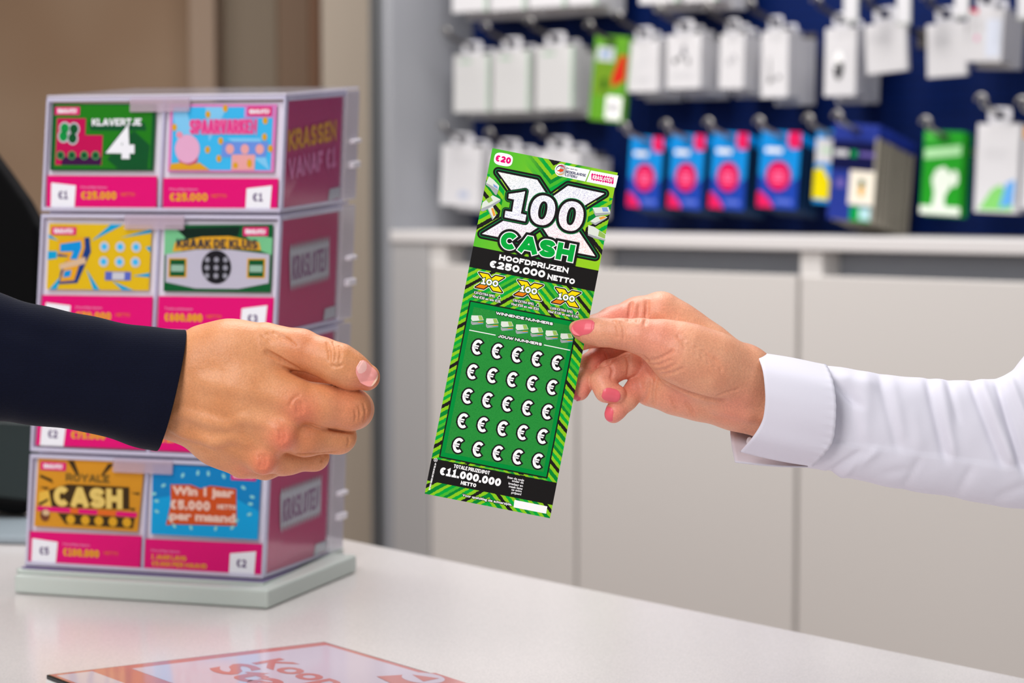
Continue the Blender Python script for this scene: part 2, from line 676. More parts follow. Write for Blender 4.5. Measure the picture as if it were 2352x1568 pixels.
def peg_nodes():
    N, L, bs = nodes(peg_m)
    tc = N.new('ShaderNodeTexCoord')
    vm = N.new('ShaderNodeVectorMath')
    vm.operation = 'SCALE'
    vm.inputs['Scale'].default_value = 1.0
    L.new(tc.outputs['UV'], vm.inputs[0])
    sep = N.new('ShaderNodeSeparateXYZ')
    L.new(tc.outputs['Object'], sep.inputs[0])
    rad = []
    # distance along the wall from x and y, height from z: holes every 25 mm
    al = N.new('ShaderNodeVectorMath')
    al.operation = 'DOT_PRODUCT'
    L.new(tc.outputs['Object'], al.inputs[0])
    al.inputs[1].default_value = tuple(EX)
    for src in (al.outputs['Value'], sep.outputs['Z']):
        f = N.new('ShaderNodeMath')
        f.operation = 'PINGPONG'
        L.new(src, f.inputs[0])
        f.inputs[1].default_value = 0.0125
        p = N.new('ShaderNodeMath')
        p.operation = 'POWER'
        L.new(f.outputs[0], p.inputs[0])
        p.inputs[1].default_value = 2.0
        rad.append(p)
    ad = N.new('ShaderNodeMath')
    ad.operation = 'ADD'
    L.new(rad[0].outputs[0], ad.inputs[0])
    L.new(rad[1].outputs[0], ad.inputs[1])
    lt = N.new('ShaderNodeMath')
    lt.operation = 'LESS_THAN'
    L.new(ad.outputs[0], lt.inputs[0])
    lt.inputs[1].default_value = 0.003 ** 2
    mx = N.new('ShaderNodeMix')
    mx.data_type = 'RGBA'
    L.new(lt.outputs[0], mx.inputs['Factor'])
    mx.inputs['A'].default_value = rgb(2, 25, 78)
    mx.inputs['B'].default_value = rgb(2, 8, 30)
    L.new(mx.outputs['Result'], bs.inputs['Base Color'])


peg_nodes()

peg = thing('pegboard_wall', 'navy blue perforated pegboard wall above the white shelf', 'shop display', W(0, ZT, 0))
seams = [AL, wa(1500, 400, 0), wa(2010, 400, 0), AR]
for s0, s1 in zip(seams[:-1], seams[1:]):
    bb = MB()
    wbox(bb, s0 + 0.002, s1 - 0.002, ZT, 2.6, -0.02, 0.0)
    bb.build('pegboard_panel', peg_m, peg, bevel=0.001)
side_m = mat('grey_side_panel', (152, 154, 160), 0.5)
bb = MB()
wbox(bb, AL - 0.028, AL, 0.0, 2.6, -0.04, KF)
bb.build('side_panel', side_m, peg, bevel=0.003)
bb = MB()
wbox(bb, AL - 0.034, AL - 0.0285, 0.0, 2.6, -0.04, KF + 0.004)
bb.build('edge_profile', mat('grey_profile', (130, 133, 138), 0.4), peg, bevel=0.002)

white_lam = mat('white_laminate', (222, 219, 217), 0.38)
shelf = MB()
wbox(shelf, AL + 0.001, AR, ZS, ZT - 0.0005, 0.0, KF + 0.006)
tag(shelf.build('shelf_top', mat('white_shelf', (224, 221, 221), 0.4), None, W(0, ZS, 0), bevel=0.003),
    'long white shelf board running under the navy pegboard', 'shelf')

ZD = wz(1833, 632, KF)               # top edge of doors
door_m = mat('satin_door', (216, 212, 209), 0.32)
rec_m = mat('grey_recess', (150, 154, 162), 0.6)
cab_px = [985, 1324, 1833, None]
cab_a = [wa(p, 700, KF) for p in cab_px[:3]]
cab_a.append(cab_a[2] + (cab_a[2] - cab_a[1]))
cab_labels = ['pale grey cabinet at far end next to the grey side panel, left of the ticket',
              'pale grey cabinet directly behind the hand with pink nails',
              'pale grey cabinet behind the white shirt sleeve at right']
for i in range(3):
    a0, a1 = cab_a[i], cab_a[i + 1]
    c = thing('base_cabinet', cab_labels[i], 'cabinet', W(a0, 0, 0), 'base cabinets under the shelf')
    bb = MB()
    wbox(bb, a0 + 0.001, a1 - 0.001, 0.0, ZD - 0.008, 0.0, KF - 0.022)
    bb.build('carcass', white_lam, c)
    bb = MB()
    wbox(bb, a0 + 0.001, a1 - 0.001, ZD - 0.007, ZS - 0.001, KF - 0.09, KF - 0.07)
    bb.build('recess_back', rec_m, c)
    bb = MB()
    wbox(bb, a0 + 0.001, a0 + 0.055, ZD - 0.007, ZS - 0.001, KF - 0.069, KF - 0.004)
    bb.build('divider', white_lam, c, bevel=0.002)
    bb = MB()
    wbox(bb, a0 + 0.005, a1 - 0.005, 0.08, ZD, KF - 0.02, KF)
    bb.build('door', door_m, c, bevel=0.0025)
    bb = MB()
    wbox(bb, a0 + 0.002, a1 - 0.002, 0.0, 0.075, KF - 0.021, KF - 0.015)
    bb.build('plinth_board', side_m, c)
bb = MB()
wbox(bb, AL + 0.001, cab_a[0] - 0.002, 0.0, ZS - 0.001, 0.0, KF)
tag(bb.build('end_panel', mat('end_panel_grey', (178, 177, 178), 0.4), None, W(AL, 0, 0), bevel=0.003),
    'grey filler panel closing the cabinet run beside the dark post', 'panel')

# ------------------------------------------------------------------ goods on pegs
chrome = mat('chrome_wire', (170, 168, 165), 0.3, metal=0.8)
dark_wire = mat('dark_wire', (88, 84, 84), 0.4, metal=0.5)


HSLOPE = 0.27


HOLES = []


def hook(pack_i, k_tip, label, group, wire=dark_wire):
    """double wire peg hook rising towards the shop, threaded through the hang hole of a pack"""
    T = HOLES[pack_i]
    a, z = (T - W0).dot(EX), T.z + HSLOPE * (k_tip - (T - W0).dot(EN))
    h = thing('peg_hook', label, 'hook', W(a, z - 0.02, 0), group)
    z_at = lambda k: z - HSLOPE * (k_tip - k)
    bb = MB()
    side = 0.007
    pts = [W(a - side, z_at(0.004), 0.004), W(a - side, z_at(k_tip * .5), k_tip * .5), W(a - side, z_at(k_tip - .012), k_tip - .012)]
    pts += [W(a + side * math.cos(t), z_at(k_tip - .012) + .012 * math.sin(t), k_tip - .012 + .009 * math.sin(t)) for t in [math.pi - math.pi * q / 6 for q in range(1, 6)]]
    pts += [W(a + side, z_at(k_tip - .012), k_tip - .012), W(a + side, z_at(k_tip * .5), k_tip * .5), W(a + side, z_at(0.004), 0.004)]
    bb.tube(pts, 0.0026)
    bb.build('wire', wire, h, smooth=True)
    bb = MB()
    bb.tube([W(a + side * 1.7 * math.cos(t), z + .006 + .012 * math.sin(t), k_tip + .003) for t in [math.pi * q / 8 for q in range(9)]], 0.0034)
    bb.build('end_stop', chrome, h, smooth=True)
    bb = MB()
    zb = z_at(0.0)
    wbox(bb, a - 0.016, a + 0.016, zb - 0.02, zb + 0.02, 0.0005, 0.004)
    bb.build('back_plate', wire, h)
    return h


def rot2(p, c, ang):
    x, y = p[0] - c[0], p[1] - c[1]
    return c[0] + x * math.cos(ang) - y * math.sin(ang), c[1] + x * math.sin(ang) + y * math.cos(ang)


ORD2 = ['second', 'third', 'fourth', 'fifth', 'sixth', 'seventh', 'eighth', 'ninth', 'tenth', 'last']


class Pack:
    def __init__(self, kind, label, group, x0, x1, y0, y1, k, t, body, sway=0.0, tab=None, tab_h=0.032, edge=0.0012,
                 category='box', tabw=0.55, head=None, hung=True):
        ym, xm = (y0 + y1) / 2, (x0 + x1) / 2
        self.a0, self.a1 = wa(x0, ym, k), wa(x1, ym, k)
        self.z0, self.z1 = wz(xm, y1, k), wz(xm, y0, k)
        self.k, self.t = k, t
        self.w, self.h = self.a1 - self.a0, self.z1 - self.z0
        ang = math.radians(sway)
        self.ex = EX * math.cos(ang) + EZ * math.sin(ang)
        self.ey = -EX * math.sin(ang) + EZ * math.cos(ang)
        top = W((self.a0 + self.a1) / 2, self.z1, k)
        self.o = top - self.ex * (self.w / 2) - self.ey * self.h
        self.root = thing(kind, label, category, W((self.a0 + self.a1) / 2, self.z0, k - t / 2), group)
        hole_y = self.h + tab_h * .55 if tab is not None else self.h * .93
        bb = MB()
        bh = self.h if (tab is not None or not hung) else self.h * .87
        bb.box(self.o - EN * t, self.ex * self.w, self.ey * bh, EN * t)
        bb.build('carton', body, self.root, bevel=edge)
        n = 20
        se = lambda c, rx, ry, e: [(c[0] + math.copysign(abs(math.cos(q)) ** e, math.cos(q)) * rx, c[1] + math.copysign(abs(math.sin(q)) ** e, math.sin(q)) * ry)
                                   for q in [2 * math.pi * i / n + math.pi / n for i in range(n)]]
        f = lambda p: self.o + self.ex * p[0] + self.ey * p[1]
        if tab is not None:
            hw = self.w * tabw / 2
            out = se((self.w / 2, self.h + tab_h / 2), hw, tab_h / 2, .4)
            inn = se((self.w / 2, hole_y), max(hw * .5, .012), tab_h * .27, .5)
            bb = MB()
            bb.ring([f(p) - EN * .003 for p in out], [f(p) - EN * .003 for p in inn], EN * 0.0012)
            bb.build('hang_tab', tab, self.root)
        elif hung:
            out = se((self.w / 2, self.h * .935), self.w / 2, self.h * .065, .05)
            inn = se((self.w / 2, hole_y), .0125, self.h * .042, .5)
            bb = MB()
            bb.ring([f(p) - EN * t for p in out], [f(p) - EN * t for p in inn], EN * t)
            bb.build('header', head or body, self.root)
        if hung:
            HOLES.append(f((self.w / 2, hole_y)) - EN * (.0024 if tab is not None else t / 2))
        self.c = Canvas(self.o + EN * 0.0003, self.ex, self.ey, 1.0, eps=0.0002)
        self.c.raw = True

    def p(self, x, y):
        return x * self.w, y * self.h

    def rect(self, x0, y0, x1, y1, m, layer=1):
        self.c.poly([self.p(x0, y0), self.p(x1, y0), self.p(x1, y1), self.p(x0, y1)], m, layer)

    def poly(self, pts, m, layer=1):
        self.c.poly([self.p(*q) for q in pts], m, layer)

    def disc(self, x, y, rx, ry, m, layer=1, **k):
        self.c.disc(self.p(x, y), rx * self.w, ry * self.h, m, layer, **k)

    def lines(self, x0, x1, ys, th, m, layer=1):
        for y in ys:
            self.rect(x0, y, x1, y + th, m, layer)

    def finish(self, behind=0, gap=0.002, drop=0.004, label_behind=None, group_behind=None):
        if self.c.v:
            self.c.build('front_print', self.root)
        for i in range(behind):
            r = self.root.copy()
            COL.objects.link(r)
            off = -EN * (self.t + gap) * (i + 1) - EZ * HSLOPE * (self.t + gap) * (i + 1) + EX * (random.uniform(-0.002, 0.002))
            r.location = Vector(self.root.location) + off
            r['label'] = label_behind + (', %s from the front' % ORD2[i] if behind > 1 else '')
            r['group'] = group_behind or label_behind
            for ch in self.root.children:
                if ch.name.startswith('front_print'):
                    continue
                q = ch.copy()
                COL.objects.link(q)
                q.parent = r
        return self.root


boxw = mat('white_carton', (212, 211, 214), 0.5, 0.2)
boxg = mat('off_white_carton', (202, 202, 202), 0.5, 0.2)
tabw = mat('clear_white_tab', (214, 214, 220), 0.35)
greenline = mat('pale_green_print', (150, 196, 160), 0.5)

ordn = ['leftmost', 'second', 'third', 'fourth', 'fifth', 'sixth', 'seventh', 'eighth', 'ninth']
# --- middle row
K1 = 0.13
mid = [  # x0 x1 y0 y1 t behind sway style label
    (1043, 1124, 125, 258, 0.05, 1, -1.0, 'plain', 'plain white box, leftmost of the middle row beside the grey side panel'),
    (1133, 1216, 116, 256, 0.05, 1, -1.0, 'plain', 'plain white box hanging second from left in the middle row'),
    (1232, 1317, 105, 252, 0.05, 1, -1.0, 'plain', 'plain white box hanging just left of the green and red pack'),
    (1442, 1513, 94, 211, 0.03, 2, -1.0, 'earbud', 'white box with faint grey earphone picture, just right of the green and red pack'),
    (1532, 1610, 79, 204, 0.035, 2, -1.0, 'cable', 'white box with dark cable plugs pictured, fifth white box of middle row'),
    (1654, 1710, 77, 204, 0.03, 2, -2.0, 'loop', 'narrow white box with thin looped cable picture'),
    (1749, 1810, 71, 224, 0.05, 1, -0.5, 'adapter', 'tall white box with black plug and adapter picture'),
    (1895, 1967, 64, 221, 0.045, 1, -1.0, 'mouse', 'white box with a black capsule shaped device pictured'),
]
dk = mat('charcoal_print', (52, 52, 56), 0.5)
mg = mat('mid_grey_print', (126, 126, 134), 0.5)
for i, (x0, x1, y0, y1, t, nb, sw, style, lab) in enumerate(mid):
    p = Pack('accessory_box', lab, 'white accessory boxes in the middle row', x0, x1, y0, y1, K1, t, boxw if i > 2 else boxg, sw, tabw)
    if style == 'plain':
        p.rect(0.18, 0.86, 0.5, 0.89, greenline)
        p.rect(0.955, 0.02, 0.995, 0.98, greenline)
    elif style == 'earbud':
        p.poly([(.42, .5), (.5, .75), (.58, .78), (.6, .7), (.5, .48)], LGREY_P)
        p.poly([(.3, .42), (.36, .42), (.4, .62), (.34, .62)], LGREY_P)
        p.lines(.25, .75, (.2, .24, .28), .012, LGREY_P)
    elif style == 'cable':
        p.poly([(.44, .62), (.58, .62), (.56, .78), (.5, .82), (.45, .75)], mg)
        p.disc(.25, .52, .06, .05, dk)
        p.disc(.4, .57, .05, .05, dk)
        p.rect(.62, .42, .66, .6, mg)
        p.disc(.64, .5, .05, .04, dk)
        p.lines(.2, .8, (.2, .24, .28), .01, LGREY_P)
    elif style == 'loop':
        for q in range(12):
            p.disc(.35 + .03 * q, .45 + .012 * q + .06 * math.sin(q), .03, .014, mg)
        p.lines(.25, .75, (.88, .91), .01, LGREY_P)
    elif style == 'adapter':
        p.poly([(.3, .22), (.38, .22), (.36, .36), (.34, .6), (.31, .6), (.31, .36)], dk)
        p.disc(.34, .26, .07, .05, dk)
        p.rect(.62, .27, .72, .34, dk)
        p.rect(.44, .26, .56, .28, mg)
        p.lines(.3, .75, (.86, .89), .01, LGREY_P)
    elif style == 'mouse':
        p.disc(.46, .46, .2, .235, LGREY_P, 1)
        p.disc(.46, .46, .16, .21, WHITE, 2)
        p.poly([(x, y) for x, y in ellipse((.46, .44), .155, .2, 0, 28) if y < .45] + [(.61, .5), (.31, .5)], dk, 3)
        p.lines(.3, .62, (.86, .89), .01, LGREY_P)
    p.finish(nb, drop=0.006, label_behind='white box queued behind the %s white box of middle row' % ordn[i])

# the green and red pack
p = Pack('accessory_pack', 'green pack with red patch and white corner label among white boxes', None, 1368, 1444, 82, 279, K1 + .01, 0.02,
         mat('leaf_green', (96, 160, 34), 0.4), -6.5, None, category='pack')
p.rect(.1, .7, .62, .865, LGREY_P)
p.rect(.2, .74, .5, .82, mat('sky_label', (150, 180, 215), .5), 2)
p.poly([(.62, .4), (1, .5), (1, .78), (.8, .78), (.6, .52)], mat('tomato_print', (206, 44, 30), .45), 2)
p.poly([(.05, .3), (.55, .3), (.6, .7), (.1, .7)], mat('olive_print', (112, 150, 40), .45), 1)
p.rect(.3, .36, .46, .5, mat('moss_print', (50, 92, 20), .5), 2)
p.rect(.5, .03, .97, .3, WHITE, 2)
p.rect(.64, .12, .8, .22, GREY_P, 3)
p.finish()

# right half of middle row, tilted thin packs
thin = [(1985, 2078, 52, 167, 0.012, 3.5, 'thin white pack leaning beside the device picture box'),
        (2127, 2217, 53, 176, 0.012, 1.5, 'thin white pack hanging alone on dark blue, left of the red tipped pack'),
        (2222, 2306, 20, 142, 0.04, -3.0, 'cream white box with a small red tip at its top corner')]
for i, (x0, x1, y0, y1, t, sw, lab) in enumerate(thin):
    p = Pack('accessory_box', lab, 'white accessory boxes in the middle row', x0, x1, y0, y1, K1 + .02, t, boxw, sw, tabw)
    p.rect(.12, .8, .86, .84, LGREY_P)
    p.lines(.15, .6, (.62, .67, .72), .012, LGREY_P)
    if i == 2:
        p.poly([(.0, .98), (.3, .9), (.28, 1.0), (.1, 1.0)], REDP, 2)
        p.rect(.55, .1, .95, .8, mat('pale_blue_print', (212, 218, 232), .5), 1)
        p.disc(.3, .45, .05, .05, ROSE, 2)
    p.finish(1 if i == 2 else 0, label_behind='white box queued behind the cream box with red tip')

# --- top row, only the lower ends are in the frame
top = [(1040, 1120, -120, 27), (1128, 1208, -128, 23), (1216, 1300, -135, 17), (1306, 1372, -140, 12), (1470, 1560, -140, 7), (1572, 1650, -140, 3)]
for i, (x0, x1, y0, y1) in enumerate(top):
    p = Pack('accessory_box', '%s white box of the top row, cut off by the picture edge' % ordn[i], 'white boxes in the top row',
             x0, x1, y0, y1, K1 + .02, 0.05, boxw, -1, tabw)
    p.rect(0.94, 0.0, 0.99, 0.98, greenline)
    p.finish(1, label_behind='white box queued behind the %s box of the top row' % ordn[i])

# --- lower row: white boxes partly behind the ticket
low = [(1016, 1106, 335, 474, -4.0, 'white box with small blue mark, lower left beside the ticket top'),
       (1126, 1212, 350, 480, -2.0, 'white box mostly hidden behind the top of the green ticket'),
       (1236, 1330, 345, 486, -2.0, 'white box peeking over the top edge of the green ticket')]
for i, (x0, x1, y0, y1, sw, lab) in enumerate(low):
    p = Pack('accessory_box', lab, 'white boxes in the lower row', x0, x1, y0, y1, K1 + .02, 0.055, boxw, sw, tabw)
    p.disc(.6, .2, .14, .06, mat('washed_blue_print', (178, 186, 208), .5))
    p.lines(.25, .8, (.8, .75, .7), .012, LGREY_P)
    p.finish(1, label_behind='white box queued behind the %s box of the lower row' % ordn[i])

# --- blue prepaid packs
cy = mat('cyan_pack', (0, 140, 220), 0.35)
blue = mat('royal_pack', (16, 62, 168), 0.35)
teal = mat('deep_teal_side', (4, 44, 84), 0.4)
eggr = mat('raspberry_print', (224, 30, 92), 0.4)
eggo = mat('plum_print', (120, 20, 96), 0.4)
bp = [(1447, 1522, 313, 477), (1541, 1618, 308, 479), (1636, 1717, 304, 480), (1747, 1838, 302, 478)]
names = ['leftmost', 'second', 'third', 'rightmost']
for i, (x0, x1, y0, y1) in enumerate(bp):
    p = Pack('prepaid_pack', '%s of the four blue packs with a raspberry egg emblem' % names[i], 'blue prepaid packs in the lower row',
             x0 + 2, x1 + 2, y0, y1, K1 + .01, 0.004, teal, -4.0, None, category='pack', head=cy)
    p.rect(0, 0, 1, .87, cy, 1)
    p.poly([(0, 0), (1, 0), (1, .42), (.7, .3), (.3, .3), (0, .42)], blue, 2)
    p.disc(.5, .42, .33, .205, eggo, 3)
    p.disc(.5, .42, .29, .18, eggr, 4)
    p.poly([(.7, 1), (1, 1), (1, .8), (.78, .78), (.68, .86)], eggr, 3)
    p.poly([(0, 0), (.42, 0), (.3, .1), (.08, .2), (0, .2)], eggr, 4)
    p.rect(.14, .72, .56, .78, WHITE, 4)
    p.lines(.36, .64, (.45, .4, .35), .018, ROSE, 5)
    p.rect(.46, .06, .88, .12, mat('periwinkle_print', (90, 110, 200), .4), 4)
    p.finish(5, gap=0.010, drop=0.003, label_behind='blue pack queued behind the %s egg emblem pack' % names[i])

# --- yellow and blue SIM pack, navy stack
p = Pack('sim_pack', 'bright blue SIM pack with white label and yellow wedge', None, 1876, 1938, 298, 468, K1 + .01, 0.01, cy, -4, None, category='pack')
p.rect(.02, .55, .92, .88, LGREY_P, 1)
p.rect(.2, .68, .8, .76, mat('mint_print', (190, 215, 190), .5), 2)
p.poly([(0, .06), (0, .45), (.3, .5), (1, .05)], mat('lemon_print', (232, 214, 10), .45), 2)
p.poly([(.3, .45), (1, .5), (1, .2), (.6, .3)], mat('soft_blue_print', (90, 150, 225), .45), 1)
p.finish(0)

nv = mat('ink_blue_pack', (26, 48, 140), 0.4)
nvd = mat('midnight_print', (18, 22, 66), 0.4)
side_st = mat('taupe_card_edge', (150, 144, 132), 0.6)
p = Pack('sim_pack', 'front navy SIM pack with a cream label, head of the long stack', None, 1915, 2020, 284, 507, K1 + .05, 0.007, side_st, -4.5, None, category='pack', head=nv)
p.rect(0, 0, .94, .87, nv, 1)
p.rect(0, .52, .94, .82, nvd, 2)
p.rect(.06, .66, .36, .72, LGREY_P, 3)
p.rect(.42, .66, .56, .72, EMERALD, 3)
p.rect(.6, .67, .94, .71, mat('violet_print', (110, 96, 170), .5), 3)
p.rect(.44, .17, .99, .52, mat('cream_print', (238, 230, 214), .5), 3)
p.poly([(.66, .26), (.76, .26), (.77, .36), (.65, .36)], GOLD, 4)
p.poly([(.66, .36), (.76, .36), (.78, .41), (.71, .44), (.64, .41)], DGREEN, 4)
p.disc(.24, .38, .1, .05, mat('violet_print', (110, 96, 170), .5), 3)
p.rect(.5, 0, .94, .15, EMERALD, 3)
p.rect(.7, .02, .94, .14, mat('ice_print', (176, 214, 220), .5), 4)
p.finish(7, gap=0.0105, drop=0.0025, label_behind='navy SIM pack in the long stack, showing its taupe edge',
         group_behind='navy SIM packs in the long stack')

p = Pack('sim_pack', 'bright green pack with white head silhouette and white base', None, 2122, 2214, 301, 493, K1 + .02, 0.012, mat('vivid_green_pack', (20, 150, 20), .4), -3, None, category='pack')
p.poly([(.05, .66), (.95, .72), (.95, .84), (.05, .78)], mat('pale_mint_print', (170, 220, 165), .5), 2)
p.poly([(.3, .1), (.62, .1), (.6, .22), (.74, .34), (.72, .5), (.56, .58), (.36, .54), (.26, .42), (.34, .26)], mat('chalk_print', (226, 236, 222), .5), 2)
p.disc(.82, .44, .1, .1, mat('chalk_print', (226, 236, 222), .5), 2)
p.rect(0, 0, 1, .1, mat('chalk_print', (226, 236, 222), .5), 2)
p.rect(.06, .9, .28, .95, mat('fresh_green_print', (90, 200, 80), .5), 2)
p.finish(1, label_behind='green pack queued behind the head silhouette pack')

p = Pack('sim_pack', 'white pack with green and blue swoosh at the right edge', None, 2244, 2342, 284, 489, K1 + .02, 0.03, boxw, -2, tabw, category='pack')
p.poly([(.1, .03), (.9, .03), (.9, .2), (.6, .32), (.4, .26), (.2, .1)], mat('spring_green_print', (130, 205, 110), .5), 1)
p.poly([(.6, .06), (.94, .1), (.94, .38), (.74, .34)], mat('azure_print', (96, 165, 228), .5), 2)
p.poly([(.9, .05), (1, .05), (1, .3), (.92, .25)], LGREY_P, 2)
p.lines(.2, .7, (.7, .65, .6), .01, LGREY_P, 1)
p.finish()
p = Pack('sim_pack', 'orange topped pack cut by the right picture edge', None, 2352, 2420, 292, 480, K1 + .02, 0.02, boxw, -2, tabw, category='pack')
p.rect(0, .86, 1, 1, mat('apricot_print', (236, 170, 80), .5), 1)
p.finish()

# --- hooks
hk = 0.215
MID = [0, 1, 2, 8, 3, 4, 5, 6, 7, 9, 10, 11]
mid_w = ['the leftmost white box', 'the second white box', 'the third white box', 'the green and red pack', 'the faint earphone box', 'the cable plug box',
         'the looped cable box', 'the adapter box', 'the device picture box', 'the leaning thin pack', 'the lone thin pack', 'the red tipped box']
for q, w in zip(MID, mid_w):
    hook(q, hk, 'dark wire hook holding %s in the middle row' % w, 'wire hooks of the middle row')
for q in range(6):
    hook(12 + q, hk, 'dark wire hook holding the %s box of the top row' % ordn[q], 'wire hooks of the top row')
low_w = ['the white box with blue mark', 'the white box hidden by the ticket', 'the white box over the ticket edge', 'the leftmost blue pack', 'the second blue pack',
         'the third blue pack', 'the rightmost blue pack', 'the yellow wedge pack', 'the navy SIM stack', 'the green silhouette pack', 'the swoosh pack', 'the orange topped pack']
for i, w in enumerate(low_w):
    hook(18 + i, hk + (.03 if i == 8 else 0), 'wire hook holding %s in the lower row' % w, 'wire hooks of the lower row', dark_wire if i < 3 else chrome)

# --- price tag holders hanging from the row above at top right
tg = mat('tag_holder_grey', (168, 172, 168), 0.4)
for i, (x0, x1, y1) in enumerate([(1937, 1971, 52), (2059, 2092, 58), (2192, 2226, 42), (2337, 2372, 46)]):
    p = Pack('price_tag_holder', '%s grey price tag holder dangling into view at the top edge' % ordn[i], 'price tag holders at the top edge',
             x0, x1, y1 - 130, y1, 0.235, 0.004, tg, 0, None, category='tag', hung=False)
    p.rect(.06, .05, .94, .6, LGREY_P, 1)
    p.finish()

# ================================================================== COUNTER
ZC = at(615, 1400, 1.55).z
CPT = Vector((0, 0, ZC))


def ct(px, py):
    return hit(px, py, CPT, EZ)


quartz = mat('quartz_counter', (212, 206, 205), 0.2)
add_noise(quartz, 900, (204, 198, 197), (220, 214, 212), detail=2, bump=0.02, bump_scale=60, dist=0.001)
e0, e1 = ct(780, 1235), ct(2352, 1556.5)
ed = (e1 - e0).normalized()
A = e1 + ed * 0.9
B = e0 - ed * 1.05
pts = [A, B, Vector((-1.5, B.y - 0.2, ZC)), Vector((-1.5, 0.55, ZC)), Vector((A.x, 0.55, ZC))]
counter = thing('shop_counter', 'pale speckled stone shop counter in the foreground under the display tower', 'counter', (0, 1.2, 0))
bb = MB()
bb.prism([p - EZ * 0.04 for p in pts], EZ * 0.04)
bb.build('worktop', quartz, counter, bevel=0.0015)
ins = [p + (Vector((0.0, 1.1, ZC)) - p).normalized() * 0.08 for p in pts]
bb = MB()
bb.prism([Vector((p.x, p.y, 0.0)) for p in ins], EZ * (ZC - 0.041))
bb.build('front_panel', white_lam, counter)

# ================================================================== SCRATCH CARD TOWER
lav = clear_mat('lavender_clear_edge', (222, 218, 240), 0.66, 0.12, 1.35)
clearp = clear_mat('clear_pane', (225, 222, 240), 0.004, 0.04, 1.12)
sidep = clear_mat('clear_side_pane', (225, 222, 240), 0.02, 0.1, 1.5)
hazy = clear_mat('hazy_clear_plastic', (216, 212, 226), 0.45, 0.12, 1.4)
latch_m = clear_mat('smoky_latch', (214, 190, 204), 0.4, 0.2, 1.4)
insert_m = mat('white_insert', (238, 232, 240), 0.5)
pink_side = mat('deep_pink_panel', (206, 20, 104), 0.35)
plinth_m = mat('grey_green_plinth', (196, 204, 198), 0.45)

BF = [at(56, 1301, 1.622), at(604, 1333, 1.572), at(769, 1273, 1.724)]
BF.append(BF[0] + BF[2] - BF[1])
TF = [at(106, 222, 1.592), at(657, 216, 1.542), at(810, 203, 1.694), at(290, 207, 1.743)]


def T(a, b, c):
    lo = BF[0] * (1 - a) * (1 - b) + BF[1] * a * (1 - b) + BF[2] * a * b + BF[3] * (1 - a) * b
    hi = TF[0] * (1 - a) * (1 - b) + TF[1] * a * (1 - b) + TF[2] * a * b + TF[3] * (1 - a) * b
    return lo + (hi - lo) * c


def tb(bb, a0, a1, b0, b1, c0, c1, mi=0):
    bb.hexa([T(a0, b0, c0), T(a1, b0, c0), T(a1, b1, c0), T(a0, b1, c0),
             T(a0, b0, c1), T(a1, b0, c1), T(a1, b1, c1), T(a0, b1, c1)], mi)


CUT = [1.0, 0.757, 0.503, 0.246, 0.0]
tower = thing('scratch_card_tower', 'clear four tier display tower of pink labelled scratch cards on the counter', 'display stand', T(.5, .5, -.09))

# plinth
pc = [ct(32, 1363), ct(615, 1400), ct(820, 1314)]
pc.append(pc[0] + pc[2] - pc[1])
hz = (at(32, 1319, depth_of(pc[0])) - pc[0]).z
bb = MB()
bb.hexa([p + EZ * 0.0005 for p in pc] + [p + EZ * hz for p in pc])
bb.build('plinth', plinth_m, tower, bevel=0.002)
lo = [T(-.018, -.03, -.004), T(1.012, -.03, -.004), T(1.012, 1.1, -.004), T(-.018, 1.1, -.004)]
bb = MB()
bb.hexa([Vector((p.x, p.y, ZC + hz)) for p in lo] + lo)
bb.build('turntable_collar', plinth_m, tower, bevel=0.002)
for a0, a1 in ((.05, .1), (.36, .56), (.82, .92)):
    bb = MB()
    p0, p1 = T(a0, -.045, -.012), T(a1, -.045, -.012)
    p2, p3 = T(a1, -.03, -.012), T(a0, -.03, -.012)
    bb.hexa([p - EZ * 0.008 for p in (p0, p1, p2, p3)] + [p0, p1, p2, p3])
    bb.build('collar_clip', plinth_m, tower, bevel=0.0008)
bb = MB()
tb(bb, -.01, 1.012, -.008, 1.1, -.004, 0.0005)
bb.build('bottom_rail', mat('plum_clear_rail', (132, 118, 160), 0.3), tower, bevel=0.001)


def sub(s_, q, u, v):
    a = (q[0][0] * (1 - u) + q[1][0] * u, q[0][1] * (1 - u) + q[1][1] * u)
    b_ = (q[3][0] * (1 - u) + q[2][0] * u, q[3][1] * (1 - u) + q[2][1] * u)
    return (a[0] * (1 - v) + b_[0] * v, a[1] * (1 - v) + b_[1] * v)


